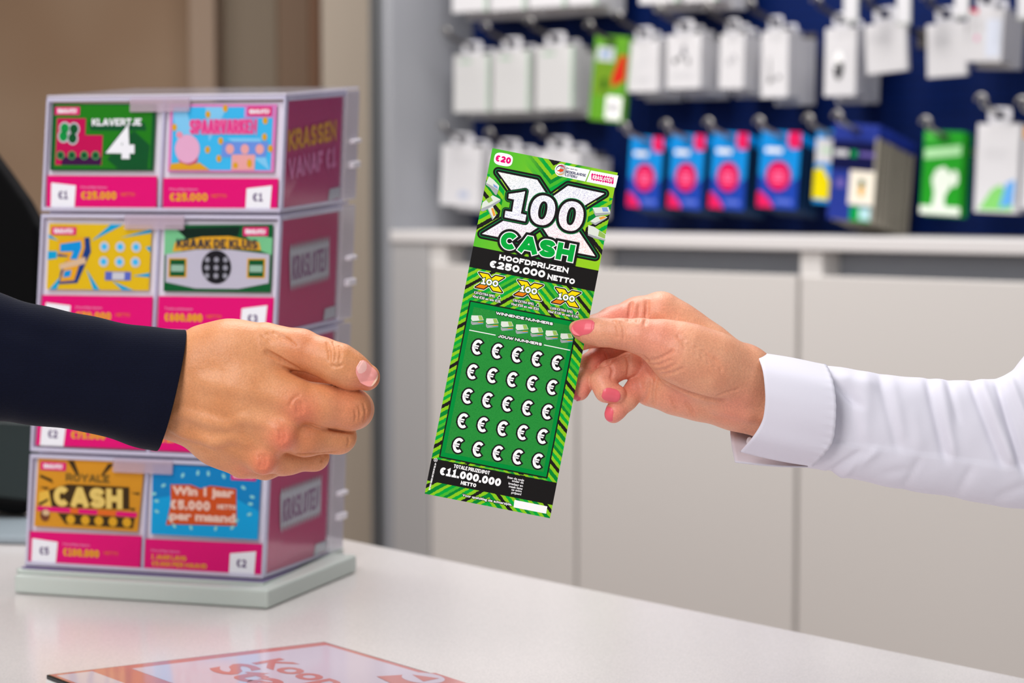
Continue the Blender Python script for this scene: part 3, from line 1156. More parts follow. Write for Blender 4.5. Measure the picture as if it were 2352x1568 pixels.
tier_front = []
for i in range(4):
    c1, c0 = CUT[i] - 0.003, CUT[i + 1] + 0.003
    h = c1 - c0
    o = T(0, .016, c0)
    ex = (T(1, .016, c0) - o).normalized()
    up = T(0, .016, c1) - o
    up = (up - ex * up.dot(ex)).normalized()
    tier_front.append((o, ex, up))
    bb = MB()
    tb(bb, .013, .986, .038, .064, c0 + .013, c1 - .013)
    bb.build('insert', insert_m, tower)
    bb = MB()
    tb(bb, .03, .97, .07, .92, c0 + .006, c1 - .03)
    bb.build('card_tray', mat('pink_white_tray', (226, 196, 212), 0.5), tower)
    bb = MB()
    tb(bb, .984, .99, .07, .885, c0 + .008, c1 - .012)
    bb.build('side_panel', pink_side, tower)
    bb = MB()
    tb(bb, .0125, .9895, -.004, .0, c0 + .0095, c1 - .009)
    bb.build('front_pane', clearp, tower)
    bb = MB()
    tb(bb, .9965, 1.0, .01, .9, c0 + .004, c1 - .004)
    bb.build('side_pane', sidep, tower)
    bb = MB()
    for (a0, a1, b0, b1, q0, q1) in ((0, .012, 0, .05, c0, c1), (.99, 1.0, 0, .045, c0, c1), (.493, .503, .005, .03, c0, c1),
                                     (0, 1.0, 0, .05, c0, c0 + .009), (0, 1.0, 0, .05, c1 - .0085, c1),
                                     (.975, 1.0, .045, .92, c0, c0 + .008), (.975, 1.0, .045, .92, c1 - .012, c1)):
        tb(bb, a0, a1, b0, b1, q0, q1)
    e = bb.build('clear_frame', lav, tower, bevel=0.0008)
    e['kind'] = 'stuff'
    bb = MB()
    tb(bb, .9, 1.004, .9, 1.11, c0 + .004, c1 - .002)
    bb.build('rear_frame', hazy, tower, bevel=0.001)
    bb = MB()
    tb(bb, .36, .61, -.012, .004, c1 - .031, c1 - .001)
    bb.build('latch', latch_m, tower, bevel=0.001)
    for q0, q1 in ((.52, .56), (.30, .36)):
        bb = MB()
        tb(bb, 1.0, 1.022, .98, 1.1, c0 + h * q0, c0 + h * q1)
        bb.build('hinge_clip', insert_m, tower, bevel=0.001)
    if i < 3:
        bb = MB()
        tb(bb, .02, .98, .05, 1.08, c0 - .006, c0)
        bb.build('tier_floor', lav, tower)
bb = MB()
tb(bb, 0, 1.0, 0, 1.11, .9975, 1.003)
bb.build('lid', hazy, tower, bevel=0.001)

# side prints
so = T(.9915, .07, 0)
for i in range(4):
    c1, c0 = CUT[i], CUT[i + 1]
    o = T(.9932, .07, c0)
    sx = (T(.9932, .885, c0) - o)
    L = sx.length
    cv = Canvas(o, sx, T(.9932, .07, c1) - o, 1.0)
    H = (T(.9932, .07, c1) - o).length
    cv.raw = True
    if i == 0:
        cv.text('KRASSEN', (L * .47, H * .64), L * .86, H * .18, YEL, 1, off=.04, rot=.06)
        cv.text('VANAF €1', (L * .48, H * .40), L * .84, H * .18, ROSE, 1, off=.035, rot=.06)
    else:
        x0, y0, w, h = L * .5, H * .55, L * .72, H * .36
        pts = []
        for q in range(24):
            t = q / 24
            jag = .012 * (1 if q % 2 else -1) * h / .03
            pts.append((x0 - w / 2 + w * t, y0 + h * .46 + jag * .25 + t * h * .1))
        for q in range(24):
            t = q / 24
            jag = .012 * (1 if q % 2 else -1) * h / .03
            pts.append((x0 + w / 2 - w * t, y0 - h * .46 + jag * .25 + (1 - t) * h * .1))
        cv.local(pts, LGREY_P, 1)
        cv.text('KRASLOTEN', (x0, y0 + h * .03), w * .86, h * .56, mat('mauve_print', (150, 110, 140), .5), 2, off=.015, rot=.05)
    cv.local([(L * .78, H * .05), (L, H * .06), (L, H * .16), (L * .80, H * .15)], LGREY_P, 1)
    cv.build('side_print', tower)

# fronts
FC = [
    [((121, 237.7), (358.6, 238.6), (351.4, 392), (114.8, 391)), ((391, 239.5), (636, 239.5), (628.8, 395.7), (385, 394.8))],
    [((113, 513), (348.8, 516.8), (341.6, 666.8), (106.8, 664)), ((378.8, 516.8), (627, 515), (621.6, 672), (375.2, 668.6))],
    [((98, 787), (342, 791), (335, 945), (92, 940)), ((368, 791), (620, 795), (613, 953), (362, 946))],
    [((87.8, 1051), (331.8, 1063), (316.5, 1221.4), (78.3, 1208)), ((351.6, 1065), (600, 1076.5), (591.4, 1239), (346.5, 1226))],
]
PS = [
    [((108.6, 403), (360, 404.6), (358.6, 480.5), (106.8, 477)), ((375, 409), (638.6, 410), (636, 482), (374, 481))],
    [((97, 677.5), (350.5, 681), (347.5, 757), (91, 755)), ((364.5, 680), (628.7, 683), (623, 765), (361, 760))],
    [((88, 955), (335, 962), (333, 1032), (82, 1022)), ((352, 962), (612, 968), (607, 1045), (348, 1034))],
    [((65, 1219.4), (325, 1231), (321, 1307.5), (62, 1291)), ((332, 1237), (602.6, 1249.4), (599.6, 1327), (331, 1308.6))],
]
TXT = [[('€1', 'Hoofdprijzen', '€25.000', 'NETTO'), ('€1', 'Hoofdprijzen', '€25.000', 'NETTO')],
       [('€2', 'Hoofdprijzen', '€70.000', 'NETTO'), ('€3', 'Totale prijzenpot', '€600.000', 'NETTO')],
       [('€2', 'Hoofdprijzen', '€75.000', 'NETTO'), ('€1', 'Hoofdprijzen', '€1.000', 'NETTO')],
       [('€5', 'Hoofdprijzen', '€100.000', 'NETTO'), ('€2', 'Hoofdprijzen', '1 JAAR LANG', '€5.000 PER MAAND')]]
LAB = [['green clover scratch card in the top left slot of the tower', 'sky blue piggy bank scratch card in the top right slot of the tower'],
       ['yellow and blue lucky seven scratch card above the navy sleeve', 'green scratch card with silver vault door in the second tier'],
       ['scratch card in the third tier left slot, hidden behind the navy sleeve', 'scratch card in the third tier right slot, hidden behind the fist'],
       ['golden cash scratch card in the bottom left slot of the tower', 'bright blue scratch card with orange lettering in the bottom right slot']]
purp = mat('purple_price_print', (84, 50, 110), .5)


def cash_mix(cv, q, m, lay, *pts):
    cv.poly([sub(0, q, u, v) for u, v in pts], m, lay)


for i in range(4):
    o, ex, up = tier_front[i]
    zo = T(0.5, 0.0, CUT[i + 1]) - T(0.5, 0.016, CUT[i + 1])
    for j in range(2):
        unit = 1.6 / F
        strip = PS[i][j]
        cv = Canvas(o, ex, up, unit, eps=0.00015)
        q = [cv.P(p) for p in strip]
        bb = MB()
        base = [cv.o + cv.ex * x + cv.ey * y for x, y in q]
        bb.prism(base[::-1], -cv.n * 0.001)
        st = bb.build('price_strip', PINK, tower)
        pr, l1, l2, l3 = TXT[i][j]
        S = lambda u, v: sub(0, strip, u, v)
        if j == 0:
            tagq = [(.04, .22), (.265, .3), (.255, 1.0), (.04, 1.0)]
            tx, t0 = .15, .30
        else:
            tagq = [(.73, .32), (.95, .22), (.94, 1.0), (.725, 1.0)]
            tx, t0 = .83, .05
        cv.poly([S(u, v) for u, v in tagq], WHITE, 2)
        cv.text(pr, S(tx, .6), 24, 18, purp, 3, off=.01)
        W_ = strip[1][0] - strip[0][0]
        cv.text(l1, S(t0 + .13, .36), .26 * W_, 8, ROSE, 2, off=.01)
        if l2.startswith('€'):
            cv.text(l2, S(t0 + .175, .6), .35 * W_, 18, YEL, 2, off=.035)
            cv.text(l3, S(t0 + .44, .56), .14 * W_, 7.5, ORANGE, 2, off=.01)
        else:
            cv.text(l2, S(t0 + .16, .55), .32 * W_, 11, YEL, 2, off=.02)
            cv.text(l3, S(t0 + .25, .76), .5 * W_, 11, YEL, 2, off=.02)
        cv.build('price_print', st)
        # the card
        cq = FC[i][j]
        cc = [cv.P(p) for p in cq]
        base = [cv.o + cv.ex * x + cv.ey * y for x, y in cc]
        bb = MB()
        bb.prism(base[::-1], -cv.n * 0.0006)
        basem = [[mat('clover_green_card', (28, 128, 10), .4), mat('candy_pink_card', (226, 130, 190), .4)],
                 [mat('sun_yellow_card', (232, 190, 10), .4), mat('forest_green_card', (0, 92, 40), .4)],
                 [LIME, REDP], [mat('amber_card', (220, 150, 30), .4), mat('pool_blue_card', (0, 168, 226), .4)]][i][j]
        card = bb.build('scratch_card', basem, None, base[3])
        tag(card, LAB[i][j], 'scratch card', 'scratch cards in the display tower')
        cv = Canvas(o, ex, up, unit, eps=0.00015)
        C_ = lambda u, v: sub(0, cq, u, v)
        PL = lambda m, lay, *p: cv.poly([C_(u, v) for u, v in p], m, lay)
        badge = {0: (.03, .05, .27, .17), 1: (.73, .04, .96, .17)}[j]
        if (i, j) != (2, 0):
            PL(PINK, 6, (badge[0], badge[1]), (badge[2], badge[1]), (badge[2], badge[3]), (badge[0], badge[3]))
            cv.text('KRASLOTEN', C_((badge[0] + badge[2]) / 2, (badge[1] + badge[3]) / 2), 48, 10, WHITE, 7, off=.02)
        if (i, j) == (0, 0):
            PL(DGREEN, 1, (0, 0), (1, 0), (1, 1), (0, 1))
            PL(basem, 2, (.035, .02), (.97, .02), (.97, .97), (.035, .97))
            PL(mat('bottle_green_print', (0, 84, 34), .4), 3, (.8, .4), (.96, .62), (.95, .97), (.66, .97), (.55, .83))
            PL(mat('crimson_print', (200, 0, 82), .4), 3, (.05, .22), (.33, .22), (.33, .47), (.5, .47), (.5, .92), (.05, .92))
            PL(mat('aubergine_print', (62, 6, 66), .4), 4, (.12, .8), (.5, .8), (.49, .92), (.11, .92))
            for dx, dy in ((-.05, -.05), (.04, -.04), (-.06, .07), (.03, .1)):
                cv.disc(C_(.18 + dx, .42 + dy), 14, 15, LGREY_P, 4)
                cv.disc(C_(.18 + dx, .42 + dy), 10.5, 11.5, EMERALD if dx < 0 else DGREEN, 5)
            for u in (.1, .21, .33, .44):
                cv.disc(C_(u, .775), 10, 10, mat('sage_print', (80, 150, 90), .5), 5)
                cv.disc(C_(u, .775), 7, 7, DGREEN, 6)
            PL(DGREEN, 3, (.36, .28), (.9, .28), (.92, .4), (.38, .4))
            cv.text('KLAVERTJE', C_(.63, .275), 122, 16, WHITE, 5, off=.03)
            cv.outlined('4', C_(.69, .6), 62, 68, WHITE, DGREEN, 5, wt=.3, grow=.05)
        elif (i, j) == (0, 1):
            PL(SKYB, 1, (.03, .04), (.97, .04), (.97, .97), (.03, .97))
            pb = mat('pale_sky_print', (132, 208, 244), .4)
            for u0, u1, v0, v1 in ((.03, .16, .1, .6), (.33, .44, .04, .04), (.55, .86, .5, .97)):
                PL(pb, 2, (u0, v0), (u1, v0), (u1 + .1, v1), (u0 + .05, .55))
            PL(mat('lilac_print', (206, 150, 214), .4), 2, (.7, .04), (.97, .04), (.97, .2), (.7, .2))
            cv.disc(C_(.18, .66), 30, 32, mat('piggy_pink_print', (236, 176, 206), .4), 4)
            cv.disc(C_(.19, .8), 24, 16, mat('piggy_shade_print', (206, 80, 110), .4), 3)
            cv.disc(C_(.1, .45), 8, 7, mat('piggy_ear_print', (242, 150, 170), .4), 5)
            PL(GOLD, 5, (.02, .97), (.03, .88), (.12, .86), (.2, .9), (.3, .86), (.4, .97))
            for u, v in ((.36, .15), (.52, .06), (.9, .24), (.9, .48), (.49, .54), (.37, .67), (.48, .8), (.96, .65), (.05, .34)):
                cv.disc(C_(u, v), 6, 8, GOLD, 4)
            PL(mat('cornflower_print', (110, 150, 226), .4), 3, (.5, .55), (.94, .55), (.92, .78), (.5, .78))
            for u in (.58, .72, .86):
                cv.disc(C_(u, .66), 10, 11, mat('salmon_print', (240, 170, 165), .4), 4)
            PL(mat('salmon_print', (240, 170, 165), .4), 4, (.6, .74), (.82, .74), (.82, .97), (.6, .97))
            cv.disc(C_(.64, .9), 6, 7, GOLD, 5)
            cv.disc(C_(.77, .87), 6, 10, GOLD, 5)
            cv.outlined('SPAARVARKEN', C_(.51, .33), 160, 30, mat('hot_pink_print', (236, 60, 140), .4), ROSE, 5, off=.02, grow=.06)
        elif (i, j) == (1, 0):
            cb = mat('turquoise_print', (0, 166, 214), .4)
            for p in (((.6, .0), (.72, .0), (.42, .26)), ((.7, .2), (1, .06), (1, .12)), ((.0, .42), (.09, .42), (.09, .53), (.0, .55)),
                      ((.0, .16), (.1, .26), (.0, .22)), ((.03, 1), (.1, 1), (.16, .75)), ((.46, 1), (.52, 1), (.38, .68)),
                      ((.74, 1), (.85, 1), (.64, .86)), ((.84, .78), (1, .73), (1, .8)), ((.95, .34), (1, .32), (1, .42))):
                PL(cb, 2, *p)
            nb = mat('navy_seven_print', (20, 60, 130), .4)
            PL(nb, 3, (.1, .26), (.4, .2), (.42, .42), (.3, .9), (.12, .92), (.13, .74), (.2, .5), (.1, .5))
            PL(YEL, 4, (.1, .25), (.35, .2), (.36, .36), (.27, .86), (.13, .88), (.2, .48), (.1, .46))
            PL(BLUEP, 5, (.12, .31), (.32, .26), (.33, .36), (.29, .54), (.22, .54), (.25, .42), (.12, .43))
            PL(BLUEP, 5, (.17, .72), (.24, .7), (.23, .8), (.16, .82))
            PL(mat('sand_print', (222, 188, 150), .4), 6, (.12, .62), (.37, .5), (.38, .6), (.13, .7))
            for u in (.55, .705, .86):
                for v in (.34, .57):
                    cv.disc(C_(u, v), 12, 12, LGREY_P, 4)
                    cv.disc(C_(u, v), 7, 7, SKYB, 5)
            PL(mat('indigo_print', (90, 106, 196), .4), 4, (.57, .72), (.82, .72), (.82, .85), (.57, .85))
            PL(LGREY_P, 5, (.64, .73), (.76, .73), (.76, .84), (.64, .84))
        elif (i, j) == (1, 1):
            mint = mat('mint_glow_print', (120, 200, 140), .4)
            PL(mint, 1, (0, .05), (.2, .1), (.16, .4), (0, .45))
            PL(mint, 1, (.72, .1), (1, .2), (1, .45), (.85, .36))
            PL(mat('pine_black_print', (0, 34, 18), .4), 2, (.1, .05), (.7, .03), (.68, .17), (.2, .2))
            sv = mat('silver_print', (196, 192, 204), .35)
            PL(sv, 3, (.02, .44), (.3, .37), (.6, .37), (.98, .44), (.98, .86), (.7, .95), (.3, .95), (.02, .86))
            PL(GOLD, 4, (.1, .26), (.35, .18), (.6, .17), (.88, .26), (.9, .38), (.6, .36), (.3, .36), (.08, .4))
            cv.text('KRAAK DE KLUIS', C_(.49, .285), 196, 21, mat('slate_print', (60, 54, 58), .4), 5, off=.03)
            cv.disc(C_(.49, .63), 36, 38, mat('vault_black_print', (22, 20, 24), .4), 5)
            for u in (.405, .49, .575):
                for v in (.52, .64, .76):
                    cv.disc(C_(u, v), 6, 6, GREY_P, 6)
            for u in (.13, .86):
                PL(GOLD, 4, (u - .085, .5), (u + .085, .5), (u + .085, .79), (u - .085, .79))
                PL(DGREEN, 5, (u - .07, .52), (u + .07, .52), (u + .07, .77), (u - .07, .77))
                PL(mat('pale_sage_print', (150, 190, 165), .4), 6, (u - .06, .6), (u + .06, .6), (u + .06, .7), (u - .06, .7))
        elif (i, j) == (2, 0):
            PL(DGREEN, 1, (.05, .62), (.95, .62), (.95, .9), (.05, .9))
            for k in range(5):
                cv.disc(C_(.16 + .17 * k, .76), 14, 14, GOLD, 2)
            PL(WHITE, 1, (.36, .12), (.9, .16), (.88, .46), (.34, .42))
        elif (i, j) == (2, 1):
            for k in range(4):
                cv.disc(C_(.18 + .2 * k, .72), 18, 18, GOLD, 1)
                cv.disc(C_(.18 + .2 * k, .72), 11, 11, WHITE, 2)
            PL(YEL, 1, (.08, .22), (.66, .18), (.64, .48), (.1, .5))
        elif (i, j) == (3, 0):
            br = mat('umber_print', (60, 42, 8), .4)
            for p in (((.28, .02), (.34, .02), (.4, .22), (.36, .2)), ((.66, .04), (.72, .03), (.62, .22), (.6, .22)), ((.03, .24), (.14, .3), (.16, .36), (.03, .28)),
                      ((.03, .42), (.12, .42), (.1, .46)), ((.03, .66), (.12, .58), (.12, .62), (.04, .7)), ((.9, .44), (.98, .43), (.98, .47)), ((.88, .66), (.96, .66), (.94, .7))):
                PL(br, 2, *p)
            PL(mat('honey_print', (236, 188, 70), .4), 1, (.03, .5), (.3, .4), (.2, .72), (.03, .72))
            PL(br, 3, (.12, .46), (.3, .36), (.88, .36), (.9, .68), (.16, .7))
            cv.text('ROYALE', C_(.48, .26), 110, 18, mat('bronze_print', (120, 92, 30), .4), 3, off=.03)
            cv.outlined('CASH', C_(.5, .54), 172, 46, mat('pale_gold_print', (238, 206, 110), .35), mat('antique_gold_print', (176, 124, 10), .35), 4, off=.05, grow=.03)
            PL(PINK, 4, (.02, .7), (.98, .72), (.98, .79), (.02, .77))
            for u0, u1 in ((.34, .42), (.6, .78)):
                PL(ORANGE, 5, (u0, .71), (u1, .71), (u1, .785), (u0, .78))
            PL(br, 3, (.22, .79), (.96, .8), (.95, .95), (.3, .94))
            for u in (.35, .49, .62, .755, .89):
                cv.disc(C_(u, .87), 11, 11, GOLD, 4)
            cv.disc(C_(.1, .83), 12, 14, mat('cocoa_print', (120, 66, 40), .4), 5)
            cv.disc(C_(.11, .79), 9, 7, mat('biscuit_print', (220, 186, 140), .4), 6)
        elif (i, j) == (3, 1):
            PL(mat('deep_pool_print', (0, 136, 200), .4), 1, (0, 0), (1, 0), (1, .6), (.6, .3), (0, .5))
            oo = mat('burnt_orange_print', (216, 84, 24), .4)
            pe = mat('peach_print', (246, 206, 184), .4)
            PL(oo, 3, (.17, .28), (.36, .27), (.45, .32), (.54, .27), (.78, .3), (.79, .55), (.8, .82), (.24, .84), (.14, .86), (.18, .55))
            cv.text('Win 1 jaar', C_(.475, .38), 150, 27, pe, 5, off=.05)
            cv.text('€5.000', C_(.36, .56), 98, 22, pe, 5, off=.05)
            cv.text('NETTO', C_(.7, .56), 46, 11, pe, 5, off=.05)
            cv.text('per maand', C_(.48, .735), 160, 27, pe, 5, off=.05)
            for k in range(18):
                t = k * 2.399
                r = .44 + .03 * math.sin(k * 5)
                cv.disc(C_(.48 + r * math.cos(t), .5 + r * .95 * math.sin(t)), 6, 3.5, mint if False else mat('confetti_print', (150, 226, 220), .4), 4, rot=t)
        if cv.v:
            cv.build('card_print', card)

# ================================================================== POS TERMINAL behind the tower
blk = mat('black_plastic', (4, 4, 5), 0.6, 0.06)
DM = 1.96
pos = thing('pos_terminal', 'black point of sale terminal on a silver foot at the left edge', 'terminal', ct(-60, 1262))


def extr(px_pts, d, thick, name, m, bevel=0.004):
    bb = MB()
    bb.prism([at(x, y, d) for x, y in px_pts][::-1], FWD * thick)
    return bb.build(name, m, pos, bevel=bevel)


extr([(-420, 250), (-70, 290), (0, 384), (50, 455), (86, 522), (88, 560), (82, 965), (-420, 940)], DM, 0.05, 'housing', blk)
extr([(-420, 938), (82, 966), (70, 1176), (-420, 1130)], DM + 0.004, 0.04, 'screen_reflection_block', mat('teal_reflection_gloss', (34, 46, 46), 0.25))  # dark teal reflection of the screen, put into the block's colour
extr([(-420, 1096), (66, 1150), (62, 1182), (-420, 1146)], DM - 0.004, 0.05, 'lower_bezel', blk)
f0 = [ct(-420, 1240), ct(70, 1252), ct(70, 1252) + Vector((0.02, 0.14, 0)), ct(-420, 1240) + Vector((0, 0.14, 0))]
f1 = [f0[0] + EZ * 0.008, f0[1] + EZ * 0.008, at(66, 1180, DM + .03), at(-420, 1150, DM + .03)]
bb = MB()
bb.hexa([p + EZ * 0.001 for p in f0] + f1)
bb.build('foot', mat('silver_foot', (150, 162, 170), 0.35), pos, bevel=0.002)

# ================================================================== COUNTER MAT
mtop = CPT + EZ * 0.006
ma, mb_, mc_ = [hit(px, py, mtop, EZ) - EZ * 0.006 for px, py in ((106, 1549), (745, 1473), (1071, 1568.5))]
mx = (mc_ - mb_)
Lbc = mx.length
mx = mx.normalized()
my = (mb_ - ma)
myl = my.length
my = my.normalized()
mp_ = EZ.cross(mx)
mw = 0.46
zt = 0.006
matr = thing('counter_mat', 'glossy printed lottery counter mat lying flat at the bottom of the picture', 'counter mat', ma + mx * 0.1)
c0 = [ma, ma + mx * mw, mb_ + mx * mw, mb_]
bb = MB()
bb.prism([p + EZ * 0.0005 for p in c0], EZ * 0.0025)
bb.build('white_base', WHITE, matr)
bb = MB()
bb.prism([p + EZ * 0.003 for p in c0], EZ * (zt - 0.003))
bb.build('black_rim', mat('gloss_black_rim', (14, 13, 14), 0.15), matr, bevel=0.0006)
salm = mat('salmon_mat_print', (198, 130, 126), 0.12, coat=0.6)
palem = mat('lilac_mat_print', (204, 192, 206), 0.1, coat=0.6)
cv = Canvas(ma + EZ * zt, mx, mp_, 1.0, eps=0.0001)
cv.raw = True
q_ = lambda x, y: (x + y * my.dot(mx), y * my.dot(mp_))
r_ = lambda x0, y0, x1, y1, m, l: cv.poly([q_(x0, y0), q_(x1, y0), q_(x1, y1), q_(x0, y1)], m, l)


def on_mat(px, py):
    w = hit(px, py, ma + EZ * zt, EZ) - (ma + EZ * zt)
    return w.dot(mx), w.dot(mp_)


r_(.0015, .0015, mw - .0015, myl - .0015, salm, 1)
r_(.006, .004, mw - .006, .028, palem, 2)
r_(.012, .052, mw - .012, myl - .006, palem, 2)
cv.text('Koop', on_mat(684, 1546), .088, .030, salm, 3, off=.03)
cv.text('Staat', on_mat(628, 1566), .118, .030, salm, 3, off=.03)
ta, tb_, tc_ = on_mat(865, 1554), on_mat(1000, 1546), on_mat(1120, 1585)
cv.poly([ta, tb_, tc_, on_mat(960, 1600)], salm, 4)
ce = on_mat(972, 1558)
cv.disc(ce, .017, .012, palem, 5)
cv.poly([(ce[0] - .012, ce[1]), (ce[0] + .008, ce[1] + .007), (ce[0] + .008, ce[1] - .006)], salm, 6)
cv.build('mat_print', matr)

# ================================================================== THE TICKET
UT = FOCUS / F                         # metres per pixel at the ticket
TANG = math.radians(11.1)
t_o = at(1131, 340, FOCUS)
t_x = RIGHT * math.cos(TANG) - UP * math.sin(TANG)
t_y = RIGHT * math.sin(TANG) + UP * math.cos(TANG)      # up the ticket
t_n = -FWD
TW, TH = 293.4, 808.5


def tuv(u, v, z=0.0):
    return t_o + t_x * (u * UT) - t_y * (v * UT) + t_n * z


stripe = mat('green_striped_print', (60, 180, 50), 0.42)


def stripe_nodes():
    N, L, bs = nodes(stripe)
    tc = N.new('ShaderNodeTexCoord')

    def dot(vec, scale, off):
        d = N.new('ShaderNodeVectorMath')
        d.operation = 'DOT_PRODUCT'
        L.new(tc.outputs['Object'], d.inputs[0])
        d.inputs[1].default_value = tuple(Vector(vec) * (scale / UT))
        a = N.new('ShaderNodeMath')
        a.operation = 'ADD'
        L.new(d.outputs['Value'], a.inputs[0])
        a.inputs[1].default_value = off
        return a.outputs[0]

    def mth(op, a, b=None, c=None):
        n = N.new('ShaderNodeMath')
        n.operation = op
        for i, x in enumerate((a, b, c)):
            if x is None:
                continue
            if isinstance(x, (int, float)):
                n.inputs[i].default_value = x
            else:
                L.new(x, n.inputs[i])
        return n.outputs[0]

    u = dot(t_x, 1.0, 0.0)
    v = dot(-t_y, 1.0, 0.0)
    nz = N.new('ShaderNodeTexNoise')
    nz.inputs['Scale'].default_value = 900
    nz.inputs['Detail'].default_value = 1
    L.new(tc.outputs['Object'], nz.inputs['Vector'])
    wob = mth('MULTIPLY', mth('SUBTRACT', nz.outputs['Fac'], 0.5), 4.0)
    au = mth('MULTIPLY', mth('ABSOLUTE', mth('SUBTRACT', u, 146.0)), 0.84)
    av = mth('ABSOLUTE', mth('SUBTRACT', v, 145.0))
    lowz = mth('GREATER_THAN', v, 250.0)
    vv = mth('ADD', mth('MULTIPLY', lowz, v), mth('MULTIPLY', mth('SUBTRACT', 1.0, lowz), av))
    t = mth('ADD', mth('SUBTRACT', vv, au), wob)
    # period 93 below, 110 above; black band at phase 0
    perd = mth('ADD', 110.0, mth('MULTIPLY', lowz, -17.0))
    ph0 = mth('ADD', 132.0, mth('MULTIPLY', lowz, 160.0))
    fr = mth('FRACT', mth('ADD', mth('DIVIDE', mth('SUBTRACT', t, ph0), perd), 20.0))
    rp = N.new('ShaderNodeValToRGB')
    cr = rp.color_ramp
    cr.interpolation = 'CONSTANT'
    K, Li, D, G = rgb(28, 26, 26), rgb(138, 200, 30), rgb(0, 134, 50), rgb(0, 166, 60)
    Mi = rgb(70, 182, 46)
    stops = [(0, K), (.105, Li), (.21, D), (.33, Li), (.42, G), (.52, Mi), (.61, D), (.70, Li), (.80, G), (.90, Li)]
    cr.elements[0].color = stops[0][1]
    cr.elements[1].position = stops[1][0]
    cr.elements[1].color = stops[1][1]
    for p, c in stops[2:]:
        e = cr.elements.new(p)
        e.color = c
    L.new(fr, rp.inputs['Fac'])
    # smooth green to lime wash in the upper part, stripes fade out towards the top left
    g = N.new('ShaderNodeValToRGB')
    g.color_ramp.elements[0].color = rgb(70, 186, 48)
    g.color_ramp.elements[1].color = rgb(150, 208, 34)
    L.new(mth('DIVIDE', mth('ADD', u, mth('MULTIPLY', v, 0.2)), 300.0), g.inputs['Fac'])
    corner = mth('DIVIDE', mth('SUBTRACT', 84.0, mth('ADD', mth('ABSOLUTE', mth('SUBTRACT', u, 158)), mth('MULTIPLY', v, 0.25))), 45.0)
    corner.node.use_clamp = True
    edge = mth('GREATER_THAN', mth('ADD', mth('ABSOLUTE', mth('SUBTRACT', u, 146)), mth('MULTIPLY', mth('GREATER_THAN', v, 70.0), 40.0)), 140.0)
    bot = mth('LESS_THAN', v, 196.0)
    bott = mth('MULTIPLY', mth('GREATER_THAN', v, 212.0), mth('LESS_THAN', mth('ABSOLUTE', mth('SUBTRACT', u, 160)), 62.0))
    msk = mth('MAXIMUM', mth('MULTIPLY', mth('MAXIMUM', mth('MULTIPLY', corner, mth('LESS_THAN', v, 130.0)), mth('MULTIPLY', edge, mth('GREATER_THAN', v, 60.0))), bot), bott)
    msk = mth('MAXIMUM', msk, lowz)
    mx_ = N.new('ShaderNodeMix')
    mx_.data_type = 'RGBA'
    L.new(msk, mx_.inputs['Factor'])
    L.new(g.outputs['Color'], mx_.inputs['A'])
    L.new(rp.outputs['Color'], mx_.inputs['B'])
    L.new(mx_.outputs['Result'], bs.inputs['Base Color'])


stripe_nodes()
bb = MB()
tz = 0.00035
bb.hexa([tuv(0, TH, -tz), tuv(TW, TH, -tz), tuv(TW, 0, -tz), tuv(0, 0, -tz), tuv(0, TH), tuv(TW, TH), tuv(TW, 0), tuv(0, 0)])
ticket = bb.build('scratch_ticket', stripe, None, t_o)
tag(ticket, 'green striped scratch ticket held out between the two hands', 'scratch card')

glit = mat('glitter_white_print', (246, 246, 250), 0.35)


def glit_nodes():
    N, L, bs = nodes(glit)
    tc = N.new('ShaderNodeTexCoord')
    vo = N.new('ShaderNodeTexVoronoi')
    vo.inputs['Scale'].default_value = 3200
    L.new(tc.outputs['Object'], vo.inputs['Vector'])
    sp = N.new('ShaderNodeSeparateColor')
    L.new(vo.outputs['Color'], sp.inputs[0])
    th = N.new('ShaderNodeMath')
    th.operation = 'GREATER_THAN'
    th.inputs[1].default_value = 0.72
    L.new(sp.outputs[0], th.inputs[0])
    # soft colour drift: yellow top left, blue middle, red lower right
    d = N.new('ShaderNodeVectorMath')
    d.operation = 'DOT_PRODUCT'
    L.new(tc.outputs['Object'], d.inputs[0])
    d.inputs[1].default_value = tuple((t_x * 0.5 - t_y) * (1 / (330 * UT)))
    rp = N.new('ShaderNodeValToRGB')
    cr = rp.color_ramp
    cr.elements[0].position = .15
    cr.elements[0].color = rgb(222, 228, 196)
    cr.elements[1].position = .95
    cr.elements[1].color = rgb(250, 206, 196)
    for p, c in ((.35, rgb(200, 214, 220)), (.55, rgb(196, 196, 226)), (.75, rgb(238, 196, 212))):
        e = cr.elements.new(p)
        e.color = c
    L.new(d.outputs['Value'], rp.inputs['Fac'])
    mx_ = N.new('ShaderNodeMix')
    mx_.data_type = 'RGBA'
    L.new(th.outputs[0], mx_.inputs['Factor'])
    mx_.inputs['A'].default_value = rgb(250, 250, 252)
    L.new(rp.outputs['Color'], mx_.inputs['B'])
    L.new(mx_.outputs['Result'], bs.inputs['Base Color'])


glit_nodes()


def tcan():
    return Canvas(t_o, t_x, t_y, UT, eps=0.00003)


def z1(x, y):
    return 1100 + x / 7.1273, 330 + y / 7.1273


def z2(x, y):
    return 1060 + x / 7.1273, 500 + y / 7.1273


def z3(x, y):
    return 1040 + x / 7.5871, 690 + y / 7.5871


def z4(x, y):
    return 970 + x / 7.35, 1000 + y / 7.35


